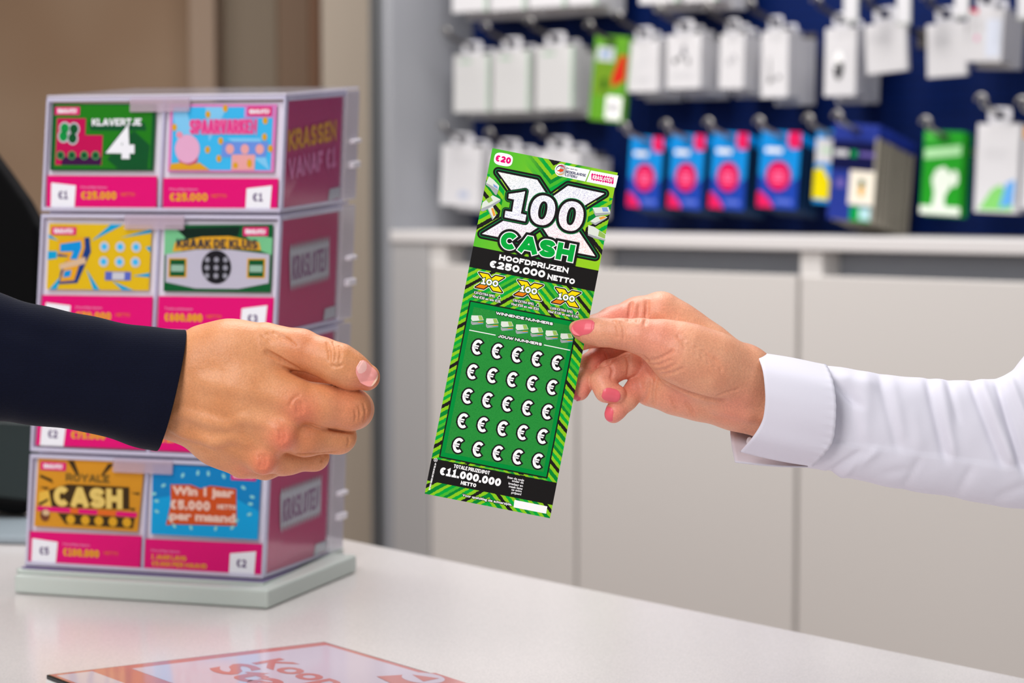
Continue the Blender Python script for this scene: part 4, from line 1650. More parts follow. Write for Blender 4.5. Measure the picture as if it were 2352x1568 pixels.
GLINE = mat('outline_green_print', (0, 150, 72), .4)
LIMEL = mat('lime_glow_print', (176, 214, 50), .4)
XP = [(1144.2, 395), (1233.6, 413), (1262.2, 456.7), (1304.9, 426.8), (1387.6, 444.4), (1304.6, 494.5), (1366.6, 588.1),
      (1279.3, 571), (1243.1, 516.7), (1189, 552.5), (1107.7, 536.8), (1204.5, 478)]
cv = tcan()
cv.fat(XP, 11.8, BLACK, 1)
cv.fat(XP, 7.0, GLINE, 2)
cv.fat(XP, 5.6, BLACK, 3)
cv.fat(XP, 0.3, glit, 4)
for a, c in (((1150, 411), (1166, 436)), ((1271, 443), (1282, 435)), ((1349, 474), (1370, 461))):
    cv.line(a, c, 1.6, LIMEL, 4)
ONE = [z1(*p) for p in ((755, 782), (660, 800), (490, 824), (485, 893), (578, 912), (546, 1116), (436, 1100), (420, 1202), (756, 1270), (776, 1165), (684, 1144))]
cv.fat(ONE, 8.6, BLACK, 6)
cv.fat(ONE, 6.6, GLINE, 7)
cv.fat(ONE, 5.6, BLACK, 8)
cv.fat(ONE, 0.2, glit, 11)
for (cx_, cy_) in ((1046, 1090), (1510, 1185)):
    c_ = z1(cx_, cy_)
    cv.disc(c_, 35.2, 41.4, GLINE, 9, n=48, power=2.2)
    cv.disc(c_, 33.9, 40.1, BLACK, 10, n=48, power=2.2)
    cv.disc(c_, 28.0, 34.2, glit, 11, n=48, power=2.2)
    cv.disc(c_, 9.9, 21.0, BLACK, 12, n=32, power=2.3)
    cv.disc(c_, 3.4, 15.2, GLINE, 13, n=28)
    cv.disc(c_, 2.2, 14.0, BLACK, 14, n=28)
cv.build('multiplier_logo', ticket)

cv = tcan()
cc = (1234.5, 566.2)
cv.text('CASH', cc, 171, 39.5, BLACK, 16, wt=.31, grow=8.0)
cv.text('CASH', cc, 171, 39.5, WHITE, 17, wt=.31, grow=2.3)
cv.text('CASH', cc, 171, 39.5, GREEN, 18, wt=.31)
cv.build('cash_lettering', ticket)

cv = tcan()
cv.disc((1156.2, 366.2), 21.5, 14.6, WHITE, 2, n=40, power=3.0)
cv.text('€20', (1155.9, 366.0), 36, 14.6, PINK, 3, off=.045)
cv.build('price_badge', ticket)

# sender logos
cv = tcan()
cv.disc(z1(1345, 432), 14.6, 14.6, WHITE, 2, n=32)
cv.poly([z1(1345, 337), z1(1818, 428), z1(1740, 618), z1(1300, 525)], WHITE, 2)
cv.poly([z1(1832, 436), z1(2283, 521), z1(2237, 719), z1(1758, 622)], WHITE, 2)
cen = z1(1332, 430)
navy_t = mat('navy_letter_print', (28, 36, 92), .45)


def arc(c, r, a0, a1, w, m, lay):
    x0, y0 = cv.P(c)
    n = 14
    o_ = [(x0 + r * UT * math.cos(math.radians(a0 + (a1 - a0) * i / n)), y0 + r * UT * math.sin(math.radians(a0 + (a1 - a0) * i / n))) for i in range(n + 1)]
    for i in range(n):
        cv.line(o_[i], o_[i + 1], w * (0.3 + math.sin(math.pi * (i + .5) / n)), m, lay, conv=False)


arc(cen, 10.8, 20, 130, 1.5, REDP, 3)
arc(cen, 9.4, 60, 200, 1.4, navy_t, 3)
arc(cen, 10.4, 215, 335, 1.6, GOLD, 3)
cv.poly([z1(1275, 422), z1(1300, 436), z1(1320, 418), z1(1338, 404), z1(1350, 414), z1(1382, 416), z1(1390, 438), z1(1372, 440), z1(1384, 452), z1(1350, 458), z1(1338, 470), z1(1328, 456), z1(1300, 450), z1(1280, 452), z1(1288, 438)], mat('vermilion_print', (232, 76, 32), .4), 4)
cv.text('Een spel van', z1(1523, 416), 25, 4.4, navy_t, 3, off=.012)
cv.text('NEDERLANDSE', z1(1586, 487), 47, 6.0, navy_t, 3, off=.015)
cv.text('LOTERIJ', z1(1510, 527), 27.5, 6.0, navy_t, 3, off=.015)
bx, by = cv.P(z1(2022, 572))
pts = []
for q in range(20):
    t = q / 20
    pts.append((bx + (-27 + 54 * t) * UT, by + (6.2 + (2.0 if q % 2 else -.6) + math.sin(q * 3.1) * .8) * UT))
for q in range(20):
    t = q / 20
    pts.append((bx + (27 - 54 * t) * UT, by - (6.2 + (2.0 if q % 2 else -.6) + math.sin(q * 2.3) * .8) * UT))
cv.local(pts, PINK, 3)
cv.text('KRASLOTEN', z1(2022, 572), 46, 8.4, WHITE, 4, off=.015)
cv.build('sender_logo', ticket)

# banknote bundles round the logo
nw = mat('note_paper_print', (222, 230, 218), .5)
ng = mat('note_green_print', (150, 190, 90), .5)
nb = mat('note_blue_print', (130, 160, 220), .5)
no = mat('note_orange_print', (236, 160, 60), .5)
ns = mat('note_side_print', (168, 172, 176), .5)


def bundle(top, side, patch, col):
    cv = tcan()
    cv.poly(side, ns, 4)
    cv.poly(top, nw, 5)
    cv.poly(patch, col, 6)
    cv.build('banknote_print', ticket)


bundle([z1(*p) for p in ((165, 535), (240, 590), (332, 690), (318, 760), (215, 690), (118, 640))],
       [z1(*p) for p in ((118, 640), (215, 690), (318, 760), (290, 840), (268, 838), (180, 720), (112, 668))],
       [z1(*p) for p in ((235, 655), (300, 700), (312, 745), (240, 700))], nb)
bundle([z1(*p) for p in ((60, 960), (228, 842), (352, 910), (190, 1000), (40, 1060))],
       [z1(*p) for p in ((40, 1060), (190, 1000), (352, 910), (352, 942), (190, 1050), (66, 1108), (24, 1090))],
       [z1(*p) for p in ((110, 910), (190, 862), (230, 930), (160, 970))], ng)
bundle([z1(*p) for p in ((150, 1060), (230, 1020), (282, 1170), (236, 1230))],
       [z1(*p) for p in ((150, 1060), (236, 1230), (222, 1250), (146, 1080))],
       [z1(*p) for p in ((200, 1060), (235, 1050), (275, 1170), (238, 1190))], no)
bundle([z1(*p) for p in ((1858, 1046), (2122, 1034), (2152, 1124), (1905, 1136))],
       [z1(*p) for p in ((1905, 1136), (2152, 1124), (2152, 1150), (1910, 1186), (1858, 1076))],
       [z1(*p) for p in ((2010, 1045), (2095, 1042), (2120, 1110), (2030, 1110))], nb)
bundle([z1(*p) for p in ((1818, 1270), (1920, 1196), (2040, 1180), (2104, 1204), (1900, 1296))],
       [z1(*p) for p in ((1900, 1296), (2104, 1204), (2080, 1228), (1908, 1332), (1822, 1286))],
       [z1(*p) for p in ((1960, 1210), (2040, 1186), (2088, 1206), (1990, 1246))], no)
bundle([z1(*p) for p in ((1790, 1330), (1880, 1356), (2085, 1490), (2070, 1568), (1870, 1500), (1784, 1470))],
       [z1(*p) for p in ((1784, 1470), (1870, 1500), (2070, 1568), (2068, 1590), (1868, 1540), (1784, 1500))],
       [z1(*p) for p in ((1970, 1420), (2070, 1490), (2062, 1556), (1950, 1510))], ng)

# main prize bar
cv = tcan()
bu = lambda u, v: (1131 + u * math.cos(TANG) - v * math.sin(TANG), 340 + u * math.sin(TANG) + v * math.cos(TANG))
cv.poly([bu(0, 229.3), bu(TW, 229.3), bu(TW, 277.8), bu(0, 277.8)], BLACK, 2)
cv.text('HOOFDPRIJZEN', z2(1185, 752), 162, 12.6, WHITE, 3, off=.045)
cv.text('€250.000', z2(915, 838), 130, 16.6, WHITE, 3, off=.045)
cv.text('NETTO', z2(1632, 1004), 64, 12.6, WHITE, 3, off=.045)
cv.build('prize_bar', ticket)

# three small multipliers
ux, uy = math.cos(TANG), math.sin(TANG)
rows = [((462, 1058), '€20 EXTRA SPEL', z2(380, 1253), 50, 'Vind €20 en win €20.', z2(412, 1325), 67, z2(615, 1300)),
        ((1098, 1184), '€50 EXTRA SPEL', z2(1016, 1380), 50, 'Vind €50 en win €50.', z2(1042, 1450), 66.5, z2(1245, 1424)),
        ((1714, 1307), '€100 EXTRA SPEL', z3(1900, 165), 54, 'Vind €100 en win €100.', z3(1924, 235), 73, z3(2168, 218))]
XC = (1247.0, 491.5)
YA, YB_ = mat('sunny_print', (250, 222, 10), .4), mat('tangerine_print', (232, 130, 16), .4)
for c_, s1, p1, w1, s2, p2, w2, p3 in rows:
    cv = tcan()
    cx_, cy_ = z2(*c_)
    sc = 0.235
    q = [(cx_ + (x - XC[0]) * sc, cy_ + (y - XC[1]) * sc) for x, y in XP]
    cv.fat(q, 3.9, WHITE, 2)
    cv.fat(q, 2.6, BLACK, 3)
    cv.fat(q, 0.0, YA, 4)
    cv.poly([q[9], q[10], q[11], q[8]], YB_, 5)
    cv.outlined('100', (cx_, cy_), 40, 14, WHITE, DGREEN, 6, wt=.27, grow=.12)
    cv.outlined(s1, p1, w1, 5.6, WHITE, BLACK, 2, off=.005, grow=.2)
    cv.outlined(s2, p2, w2, 6.4, WHITE, BLACK, 2, off=.025, grow=.16)
    x, y = p3
    cv.poly([(x - 5, y + 2.5), (x + 1.6, y - 5), (x + 4.2, y + 4.4)], WHITE, 2)
    cv.poly([(x - 3.2, y + 2.0), (x + 1.3, y - 3), (x + 3.0, y + 3.4)], BLACK, 3)
    cv.build('extra_game_print', ticket)

# scratch panel
cv = tcan()
pan = [bu(17.3, 354), bu(268.5, 354), bu(268.5, 719), bu(17.3, 719)]
cv.fat(pan, 1.4, BLACK, 2)
cv.poly([bu(19, 355.6), bu(266.8, 355.6), bu(266.8, 717.3), bu(19, 717.3)], mat('panel_edge_green', (0, 142, 58), .42, .06), 3)
panm = mat('panel_green', (40, 140, 58), .45, .06)
add_noise(panm, 2500, (34, 134, 54), (46, 148, 62), detail=1)
cv.poly([bu(28, 366), bu(258, 366), bu(258, 707), bu(28, 707)], panm, 4)
cv.outlined('WINNENDE NUMMERS', z3(1250, 312), 133, 6.2, WHITE, BLACK, 6, off=.045, grow=.2)
cv.outlined('JOUW NUMMERS', z3(1170, 690), 103, 6.4, WHITE, BLACK, 6, off=.045, grow=.2)
cv.line(z3(287, 514), z3(745, 603), 2, WHITE, 6)
cv.line(z3(1588, 772), z3(2042, 866), 2, WHITE, 6)
cv.build('scratch_panel', ticket)
for k in range(7):
    cv = tcan()
    x, y = 425 + k * 259.3, 340 + k * 52.4
    g = lambda px, py: z3(x + px - 425, y + py - 340)
    for d, col in ((46, nb), (24, no)):
        cv.poly([g(318, 330 + d - 8), g(345, 352 + d), g(535, 352 + d), g(530, 384 + d - 24), g(340, 378 + d), g(318, 350 + d)], ns, 5)
        cv.poly([g(440, 352 + d - 2), g(530, 350 + d - 2), g(530, 366 + d - 6), g(440, 372 + d - 6)], col, 6)
    cv.poly([g(326, 258), g(505, 262), g(540, 342), g(345, 360), g(318, 322)], nw, 7)
    cv.poly([g(440, 266), g(500, 266), g(530, 336), g(462, 342)], ng, 8)
    cv.build('money_symbol', ticket)
SHINE = mat('silver_shade_print', (206, 206, 210), .4)
for r in range(5):
    for c_ in range(5):
        cv = tcan()
        p = bu(53.0 + 46.7 * c_, 455 + 57.4 * r)
        cv.outlined('€', p, 24, 34.5, WHITE, BLACK, 6, wt=.19, grow=.1)
        pa, pb, pc_ = bu(53 + 46.7 * c_ - 9, 455 + 57.4 * r - 2.5), bu(53 + 46.7 * c_ - 2, 455 + 57.4 * r), bu(53 + 46.7 * c_ - 5, 455 + 57.4 * r + 6)
        cv.poly([pa, pb, pc_], SHINE, 8)
        cv.build('euro_symbol', ticket)

# lower bar and foot line
cv = tcan()
cv.poly([bu(0, 725.5), bu(TW, 725.5), bu(TW, 777.5), bu(0, 777.5)], BLACK, 2)
for u0, u1 in ((22, 82), (94, 186), (196, 266)):
    cv.line(bu(u0, 723.6), bu(u1, 723.6), 1.1, LIME, 3)
cv.text('TOTALE PRIJZENPOT', z4(835, 572), 84, 8.6, WHITE, 3, off=.015)
cv.text('€11.000.000', z4(812, 694), 143, 18, WHITE, 3, off=.045)
cv.text('NETTO', z4(780, 818), 36, 8.6, WHITE, 3, off=.045)
for s_, p_, w_, h_ in (('Scan de code', (1578, 728), 39, 5.2), ('onder de', (1612, 778), 27, 5.2), ('kraslaag en', (1576, 832), 33.5, 6.8), ('maak kans', (1577, 876), 31.5, 5.2),
                   ('op extra', (1590, 932), 24, 5.6), ('prijzen!', (1587, 980), 23, 6.8)):
    cv.text(s_, z4(*p_), w_, h_, WHITE, 3, off=.02)
cv.text('WAT KOST GOKKEN JOU? STOP OP TIJD. 18+', z4(172, 690), 64, 3.8, WHITE, 3, off=.03, rot=math.radians(88))
cv.disc(z4(225, 412), 4.4, 4.4, WHITE, 3)
cv.disc(z4(225, 412), 3.4, 3.4, BLACK, 4)
cv.text('18', z4(225, 412), 4, 3.4, WHITE, 5, off=.02)
cv.poly([z4(1556, 1085), z4(2111, 1195), z4(2090, 1318), z4(1540, 1210)], WHITE, 3)
cv.outlined('Voor speluitleg zie achterzijde.', z4(1095, 1090), 116, 7.6, WHITE, BLACK, 3, off=.025, grow=.16)
cv.build('total_prize_bar', ticket)

# ================================================================== HANDS
# joints are given as photograph pixel, height towards the camera (mm) and radius in pixels; the flesh is
# one smooth field around the bones, meshed as a single surface
SMM = FOCUS * 1000.0


def J(px, py, dz):
    d = SMM - dz
    return np.array([(px - CX) / F * d, -(py - CY) / F * d, dz], dtype=np.float64)


def R_(r, dz):
    return r * (SMM - dz) / F


def smin(a, b, k):
    if k <= 0:
        return np.minimum(a, b)
    h = np.maximum(k - np.abs(a - b), 0) / k
    return np.minimum(a, b) - h * h * k * 0.25


def smax(a, b, k):
    return -smin(-a, -b, k)


def catmull(pts, n):
    P = np.array(pts, float)
    t = np.linspace(0, len(P) - 1, n)
    i = np.clip(t.astype(int), 0, len(P) - 2)
    f = (t - i)[:, None]
    g = lambda k: P[np.clip(k, 0, len(P) - 1)]
    a, b, c, d = g(i - 1), g(i), g(i + 1), g(i + 2)
    return .5 * (2 * b + (c - a) * f + (2 * a - 5 * b + 4 * c - d) * f ** 2 + (3 * b - a - 3 * c + d) * f ** 3)


class Flesh:
    """groups of round cones; each group is smooth inside, groups meet with their own fillet"""

    def __init__(self):
        self.groups = []       # (fillet, [ (A,B,ra,rb,k) ])
        self.cuts = []         # (A,B,r,k) grooves

    def group(self, fillet, chain_list, k):
        prims = []
        for ch in chain_list:
            for a, b in zip(ch[:-1], ch[1:]):
                prims.append((J(*a[:3]), J(*b[:3]), R_(a[3], a[2]), R_(b[3], b[2]), k))
            if len(ch) == 1:
                a = ch[0]
                prims.append((J(*a[:3]), J(*a[:3]) + 1e-3, R_(a[3], a[2]), R_(a[3], a[2]), k))
        self.groups.append((fillet, prims))

    def groove(self, pts, r, k=1.2):
        for a, b in zip(pts[:-1], pts[1:]):
            self.cuts.append((a, b, r, k))

    def surface(self, px, py, z0=45.0, z1=-70.0):
        zs = np.arange(z0, z1, -.4)
        P = np.stack([J(px, py, z) for z in zs])
        d = self.eval(P)
        i = np.argmax(d < 0)
        return zs[i] if d[i] < 0 else None

    def _track(self, pts, n=5):
        Q = catmull([(p[0], p[1], 0) for p in pts], (len(pts) - 1) * n + 1)
        out = []
        for x, y, _ in Q:
            z = self.surface(x, y)
            if z is not None:
                out.append((x, y, z))
        return out

    def crease(self, pts, r, depth, k=1.2):
        T_ = self._track(pts)
        new = []
        m = max(len(T_) - 1, 1)
        for i, (a, b) in enumerate(zip(T_[:-1], T_[1:])):
            if abs(a[2] - b[2]) > 7:
                continue
            f0, f1 = [depth * min(1, 3 * min(q, m - q) / m + .15) for q in (i, i + 1)]
            new.append((J(a[0], a[1], a[2] + r - f0), J(b[0], b[1], b[2] + r - f1), r, k))
        self.cuts += new

    def ridge(self, pts, r, height, fillet=3.0):
        T_ = self._track(pts)
        prims = []
        m = max(len(T_) - 1, 1)
        for i, (a, b) in enumerate(zip(T_[:-1], T_[1:])):
            f0, f1 = [height * min(1, 3 * min(q, m - q) / m) - .3 for q in (i, i + 1)]
            prims.append((J(a[0], a[1], a[2] - r + f0), J(b[0], b[1], b[2] - r + f1), r, r, 2.0))
        self.groups.append((fillet, prims))

    @staticmethod
    def cone(P, A, B, ra, rb):
        ba = B - A
        l2 = ba.dot(ba)
        pa = P - A
        h = np.clip((pa @ ba) / l2, 0, 1)
        d = np.linalg.norm(pa - h[..., None] * ba, axis=-1)
        return d - (ra + (rb - ra) * h)

    def eval(self, P):
        D = np.full(P.shape[:-1], 1e3)
        for fil, prims in self.groups:
            G = None
            for A, B, ra, rb, k in prims:
                d = self.cone(P, A, B, ra, rb)
                G = d if G is None else smin(G, d, k)
            D = smin(D, G, fil)
        for A, B, r, k in self.cuts:
            D = smax(D, -self.cone(P, A, B, r, r), k)
        return D

    def mesh(self, h, clip=None):
        lo, hi = np.full(3, 1e9), np.full(3, -1e9)
        for _, prims in self.groups:
            for A, B, ra, rb, k in prims:
                lo = np.minimum(lo, np.minimum(A - ra, B - rb))
                hi = np.maximum(hi, np.maximum(A + ra, B + rb))
        lo -= 4 * h
        hi += 4 * h
        n = np.ceil((hi - lo) / h).astype(int) + 1
        ax = [lo[i] + h * np.arange(n[i]) for i in range(3)]
        D = np.full(n, 1e3, dtype=np.float32)

        def sl(A, B, ra, rb, pad):
            mn = np.minimum(A - ra, B - rb) - pad
            mx_ = np.maximum(A + ra, B + rb) + pad
            i0 = np.clip(np.floor((mn - lo) / h).astype(int), 0, n)
            i1 = np.clip(np.ceil((mx_ - lo) / h).astype(int) + 1, 0, n)
            return tuple(slice(a, b) for a, b in zip(i0, i1))

        def grid(s):
            return np.stack(np.meshgrid(ax[0][s[0]], ax[1][s[1]], ax[2][s[2]], indexing='ij'), -1)

        for fil, prims in self.groups:
            G = np.full(n, 1e3, dtype=np.float32)
            L0, H0 = np.full(3, 10 ** 6), np.zeros(3, int)
            for A, B, ra, rb, k in prims:
                s = sl(A, B, ra, rb, 2 * h + k + fil + 2)
                d = self.cone(grid(s), A, B, ra, rb).astype(np.float32)
                G[s] = smin(G[s], d, k)
                L0 = np.minimum(L0, [q.start for q in s])
                H0 = np.maximum(H0, [q.stop for q in s])
            s = tuple(slice(a, b) for a, b in zip(L0, H0))
            D[s] = smin(D[s], G[s], fil)
        for A, B, r, k in self.cuts:
            s = sl(A, B, r, r, 2 * h + k + 2)
            D[s] = smax(D[s], -self.cone(grid(s), A, B, r, r).astype(np.float32), k)
        return surface_net(D, lo, h)


def surface_net(D, lo, h):
    S = D < 0
    nx, ny, nz = D.shape
    cnt = np.zeros((nx - 1, ny - 1, nz - 1), np.int8)
    acc = np.zeros((nx - 1, ny - 1, nz - 1, 3), np.float32)
    offs = [(i, j, k) for i in (0, 1) for j in (0, 1) for k in (0, 1)]
    any_ = np.zeros(cnt.shape, bool)
    all_ = np.ones(cnt.shape, bool)
    for i, j, k in offs:
        q = S[i:nx - 1 + i, j:ny - 1 + j, k:nz - 1 + k]
        any_ |= q
        all_ &= q
    act = any_ & ~all_
    idx = np.argwhere(act)
    I, Jx, K = idx.T
    pos = np.zeros((len(idx), 3))
    num = np.zeros(len(idx))
    for a in offs:
        for axis in range(3):
            if a[axis]:
                continue
            b = list(a)
            b[axis] = 1
            da = D[I + a[0], Jx + a[1], K + a[2]]
            db = D[I + b[0], Jx + b[1], K + b[2]]
            m = (da < 0) != (db < 0)
            t = np.where(m, da / np.where(m, da - db, 1), 0)
            p = np.array(a, float)[None].repeat(len(idx), 0)
            p[:, axis] = t
            pos += p * m[:, None]
            num += m
    V = (idx + pos / num[:, None]) * h + lo
    ids = np.full(act.shape, -1, np.int64)
    ids[I, Jx, K] = np.arange(len(idx))
    quads = []
    for axis in range(3):
        u, w = (axis + 1) % 3, (axis + 2) % 3
        sa = [slice(0, m) for m in D.shape]
        sb = [slice(0, m) for m in D.shape]
        sa[axis], sb[axis] = slice(0, D.shape[axis] - 1), slice(1, D.shape[axis])
        e = S[tuple(sa)] != S[tuple(sb)]
        q = np.argwhere(e)
        ok = (q[:, u] > 0) & (q[:, w] > 0) & (q[:, u] < D.shape[u] - 1) & (q[:, w] < D.shape[w] - 1)
        q = q[ok]
        inside = S[q[:, 0], q[:, 1], q[:, 2]]
        c = []
        for du, dw in ((-1, -1), (0, -1), (0, 0), (-1, 0)):
            r = q.copy()
            r[:, u] += du
            r[:, w] += dw
            c.append(ids[r[:, 0], r[:, 1], r[:, 2]])
        c = np.stack(c, 1)
        c = np.where(inside[:, None], c, c[:, ::-1])
        quads.append(c)
    Q = np.concatenate(quads)
    Q = Q[(Q >= 0).all(1)]
    return V, Q


def relax(V, Q, n=2, lam=0.5):
    E_ = np.concatenate([Q[:, [0, 1]], Q[:, [1, 2]], Q[:, [2, 3]], Q[:, [3, 0]]])
    for _ in range(n):
        s = np.zeros_like(V)
        c = np.zeros(len(V))
        for a, b in ((0, 1), (1, 0)):
            np.add.at(s, E_[:, a], V[E_[:, b]])
            np.add.at(c, E_[:, a], 1)
        V = V + lam * (s / c[:, None] - V)
    return V


def mm2w(P):
    P = np.asarray(P, float) / 1000.0
    M = np.array([RIGHT, UP, -FWD])
    return np.array(CAM) + P[..., :1] * M[0] + P[..., 1:2] * M[1] + (P[..., 2:] - FOCUS) * M[2]


def skin_mat(name, base, flush, light, sss=0.12):
    m = mat(name, base, 0.46, 0.42)
    N, L, b = nodes(m)
    at_ = N.new('ShaderNodeAttribute')
    at_.attribute_name = 'flush'
    tc = N.new('ShaderNodeTexCoord')
    n1 = N.new('ShaderNodeTexNoise')
    n1.inputs['Scale'].default_value = 55
    n1.inputs['Detail'].default_value = 5
    L.new(tc.outputs['Object'], n1.inputs['Vector'])
    r1 = N.new('ShaderNodeValToRGB')
    r1.color_ramp.elements[0].position = .35
    r1.color_ramp.elements[1].position = .68
    r1.color_ramp.elements[0].color = rgb(*base)
    r1.color_ramp.elements[1].color = rgb(*light)
    L.new(n1.outputs['Fac'], r1.inputs['Fac'])
    mx_ = N.new('ShaderNodeMix')
    mx_.data_type = 'RGBA'
    L.new(at_.outputs['Fac'], mx_.inputs['Factor'])
    L.new(r1.outputs['Color'], mx_.inputs['A'])
    mx_.inputs['B'].default_value = rgb(*flush)
    # fine mottling
    n2 = N.new('ShaderNodeTexNoise')
    n2.inputs['Scale'].default_value = 1000
    n2.inputs['Detail'].default_value = 3
    L.new(tc.outputs['Object'], n2.inputs['Vector'])
    mp = N.new('ShaderNodeMapRange')
    mp.inputs['From Min'].default_value = .3
    mp.inputs['From Max'].default_value = .7
    mp.inputs['To Min'].default_value = .87
    mp.inputs['To Max'].default_value = 1.06
    L.new(n2.outputs['Fac'], mp.inputs['Value'])
    mul = N.new('ShaderNodeVectorMath')
    mul.operation = 'SCALE'
    L.new(mx_.outputs['Result'], mul.inputs[0])
    L.new(mp.outputs['Result'], mul.inputs['Scale'])
    L.new(mul.outputs['Vector'], b.inputs['Base Color'])
    vo = N.new('ShaderNodeTexVoronoi')
    vo.inputs['Scale'].default_value = 900
    L.new(tc.outputs['Object'], vo.inputs['Vector'])
    b1 = N.new('ShaderNodeBump')
    b1.inputs['Strength'].default_value = .26
    b1.inputs['Distance'].default_value = .0003
    L.new(vo.outputs['Distance'], b1.inputs['Height'])
    n3 = N.new('ShaderNodeTexNoise')
    n3.inputs['Scale'].default_value = 240
    n3.inputs['Detail'].default_value = 4
    L.new(tc.outputs['Object'], n3.inputs['Vector'])
    b2 = N.new('ShaderNodeBump')
    b2.inputs['Strength'].default_value = .24
    b2.inputs['Distance'].default_value = .0008
    L.new(n3.outputs['Fac'], b2.inputs['Height'])
    L.new(b1.outputs['Normal'], b2.inputs['Normal'])
    L.new(b2.outputs['Normal'], b.inputs['Normal'])
    b.inputs['Subsurface Weight'].default_value = sss
    b.inputs['Subsurface Radius'].default_value = (1.0, .32, .16)
    b.inputs['Subsurface Scale'].default_value = .004
    return m


def flesh_obj(fl, name, m, parent, h, flush_pts, rel=2, cut_x=None):
    V, Q = fl.mesh(h)
    V = relax(V, Q, rel)
    fac = np.zeros(len(V))
    for (px, py, dz, r, s) in flush_pts:
        c = J(px, py, dz)
        d = np.linalg.norm(V - c, axis=1)
        fac = np.maximum(fac, s * np.exp(-(d / (r * .25)) ** 2))
    Wd = mm2w(V) - np.array(parent['org'])
    me = bpy.data.meshes.new(name)
    me.vertices.add(len(Wd))
    me.vertices.foreach_set('co', Wd.astype(np.float32).ravel())
    me.loops.add(Q.size)
    me.loops.foreach_set('vertex_index', Q.astype(np.int32).ravel())
    me.polygons.add(len(Q))
    me.polygons.foreach_set('loop_start', np.arange(0, Q.size, 4, dtype=np.int32))
    me.polygons.foreach_set('loop_total', np.full(len(Q), 4, dtype=np.int32))
    me.polygons.foreach_set('use_smooth', np.ones(len(Q), dtype=bool))
    me.update(calc_edges=True)
    me.validate()
    a = me.attributes.new('flush', 'FLOAT', 'POINT')
    a.data.foreach_set('value', fac.astype(np.float32))
    me.materials.append(m)
    o = bpy.data.objects.new(name, me)
    COL.objects.link(o)
    o.parent = parent
    return o


def nail(fl, parent, name, m, c, direc, normal, length, width, label=None, tip=0.0, lift=.35, power=3.2, tipm=None, moon=None):
    """nail plate laid on the flesh: c pixel + dz, direc along the finger (camera mm axes), normal outwards"""
    C = J(*c)
    nrm = np.array(normal, float)
    nrm /= np.linalg.norm(nrm)
    d = np.array(direc, float)
    d -= nrm * d.dot(nrm)
    d /= np.linalg.norm(d)
    sd = np.cross(nrm, d)
    nu, nv = 33, 37
    U = np.linspace(-1, 1, nu)
    Vv = np.linspace(-1, 1, nv)
    P = np.zeros((nv, nu, 3))
    for j, v in enumerate(Vv):
        wv = (1 - abs(v) ** power) ** (1 / power) if abs(v) < 1 else 0.0
        wv = max(wv, .28 if v > 0 else .45)
        for i, u in enumerate(U):
            P[j, i] = C + sd * (u * wv * width / 2) + d * (v * length / 2) + nrm * 9
    Q_ = P.reshape(-1, 3).copy()
    tot = np.zeros(len(Q_))
    for _ in range(60):
        dist = fl.eval(Q_)
        step = np.minimum(dist * .7, 18 - tot)
        step = np.maximum(step, 0)
        Q_ -= nrm * step[:, None]
        tot += step
    t = tot.reshape(nv, nu)
    mid = t[nv // 2, nu // 2]
    t = np.minimum(t, mid + 3.2)
    X = P - nrm * t[..., None]
    for j, v in enumerate(Vv):
        for i, u in enumerate(U):
            X[j, i] += nrm * lift * (1 - .75 * abs(u) ** 3) * (1 if v > -.8 else .5)
    top_ = mm2w(X.reshape(-1, 3))
    bot_ = mm2w((X - nrm * (lift + .5)).reshape(-1, 3))
    Vs = list(top_) + list(bot_)
    n = nu * nv
    Fs, ids = [], []
    for j in range(nv - 1):
        for i in range(nu - 1):
            a, b_, c_, d_ = j * nu + i, j * nu + i + 1, (j + 1) * nu + i + 1, (j + 1) * nu + i
            Fs += [(a, b_, c_, d_), (n + d_, n + c_, n + b_, n + a)]
            k = 0
            if tipm and j >= nv - 4:
                k = 1
            if moon and Vv[j] < -.62 + .4 * (1 - (U[i] / .8) ** 2) and abs(U[i]) < .8:
                k = 2
            ids += [k, k]
    ring = [i for i in range(nu)] + [j * nu + nu - 1 for j in range(1, nv)] + [(nv - 1) * nu + i for i in range(nu - 2, -1, -1)] + [j * nu for j in range(nv - 2, 0, -1)]
    for a, b_ in zip(ring, ring[1:] + ring[:1]):
        Fs.append((b_, a, n + a, n + b_))
        ids.append(0)
    o = mesh_obj(name, Vs, Fs, [m, tipm or m, moon or m], parent, None, ids, smooth=True)
    if label:
        o['label'] = label
    return o


# ------------------------------------------------------------------ left person: fist with thumb on top
man = thing('person', 'person in a navy sweater reaching in from the left with a loosely closed fist', 'person', tuple(at(300, 900, FOCUS)))
mf = Flesh()
mf.group(0, [
    [(250, 860, -9, 56), (385, 862, -10, 44), (412, 856, -9, 50), (440, 843, -5, 62), (474, 830, 0, 74)],
    [(240, 910, -11, 56), (370, 926, -9, 66), (420, 930, -6, 70), (440, 932, -4, 70)],
    [(468, 848, 3, 72), (560, 872, 9, 64), (676, 916, 14, 50)],
    [(440, 880, 2, 72), (550, 932, 8, 60), (644, 988, 13, 48)],
    [(430, 915, -2, 68), (520, 985, 2, 56), (600, 1042, 7, 43)],
    [(420, 938, -8, 64), (500, 1012, -7, 51), (556, 1057, -7, 40)],
    [(482, 822, 1, 72), (530, 808, 4, 68), (606, 799, 6, 58)],
    [(520, 852, 4, 58), (618, 868, 0, 42)],
], 9.0)
mf.group(1.4, [[(612, 798, 6, 57), (690, 803, 10, 46), (740, 820, 13, 43), (778, 836, 15, 46), (806, 851, 14, 42), (842, 866, 12, 31)]], 3.5)
mf.group(1.0, [[(676, 917, 13, 49), (740, 932, 11, 48), (802, 938, 5, 48), (812, 940, -6, 44), (752, 936, -36, 39), (680, 925, -42, 31)]], 4)
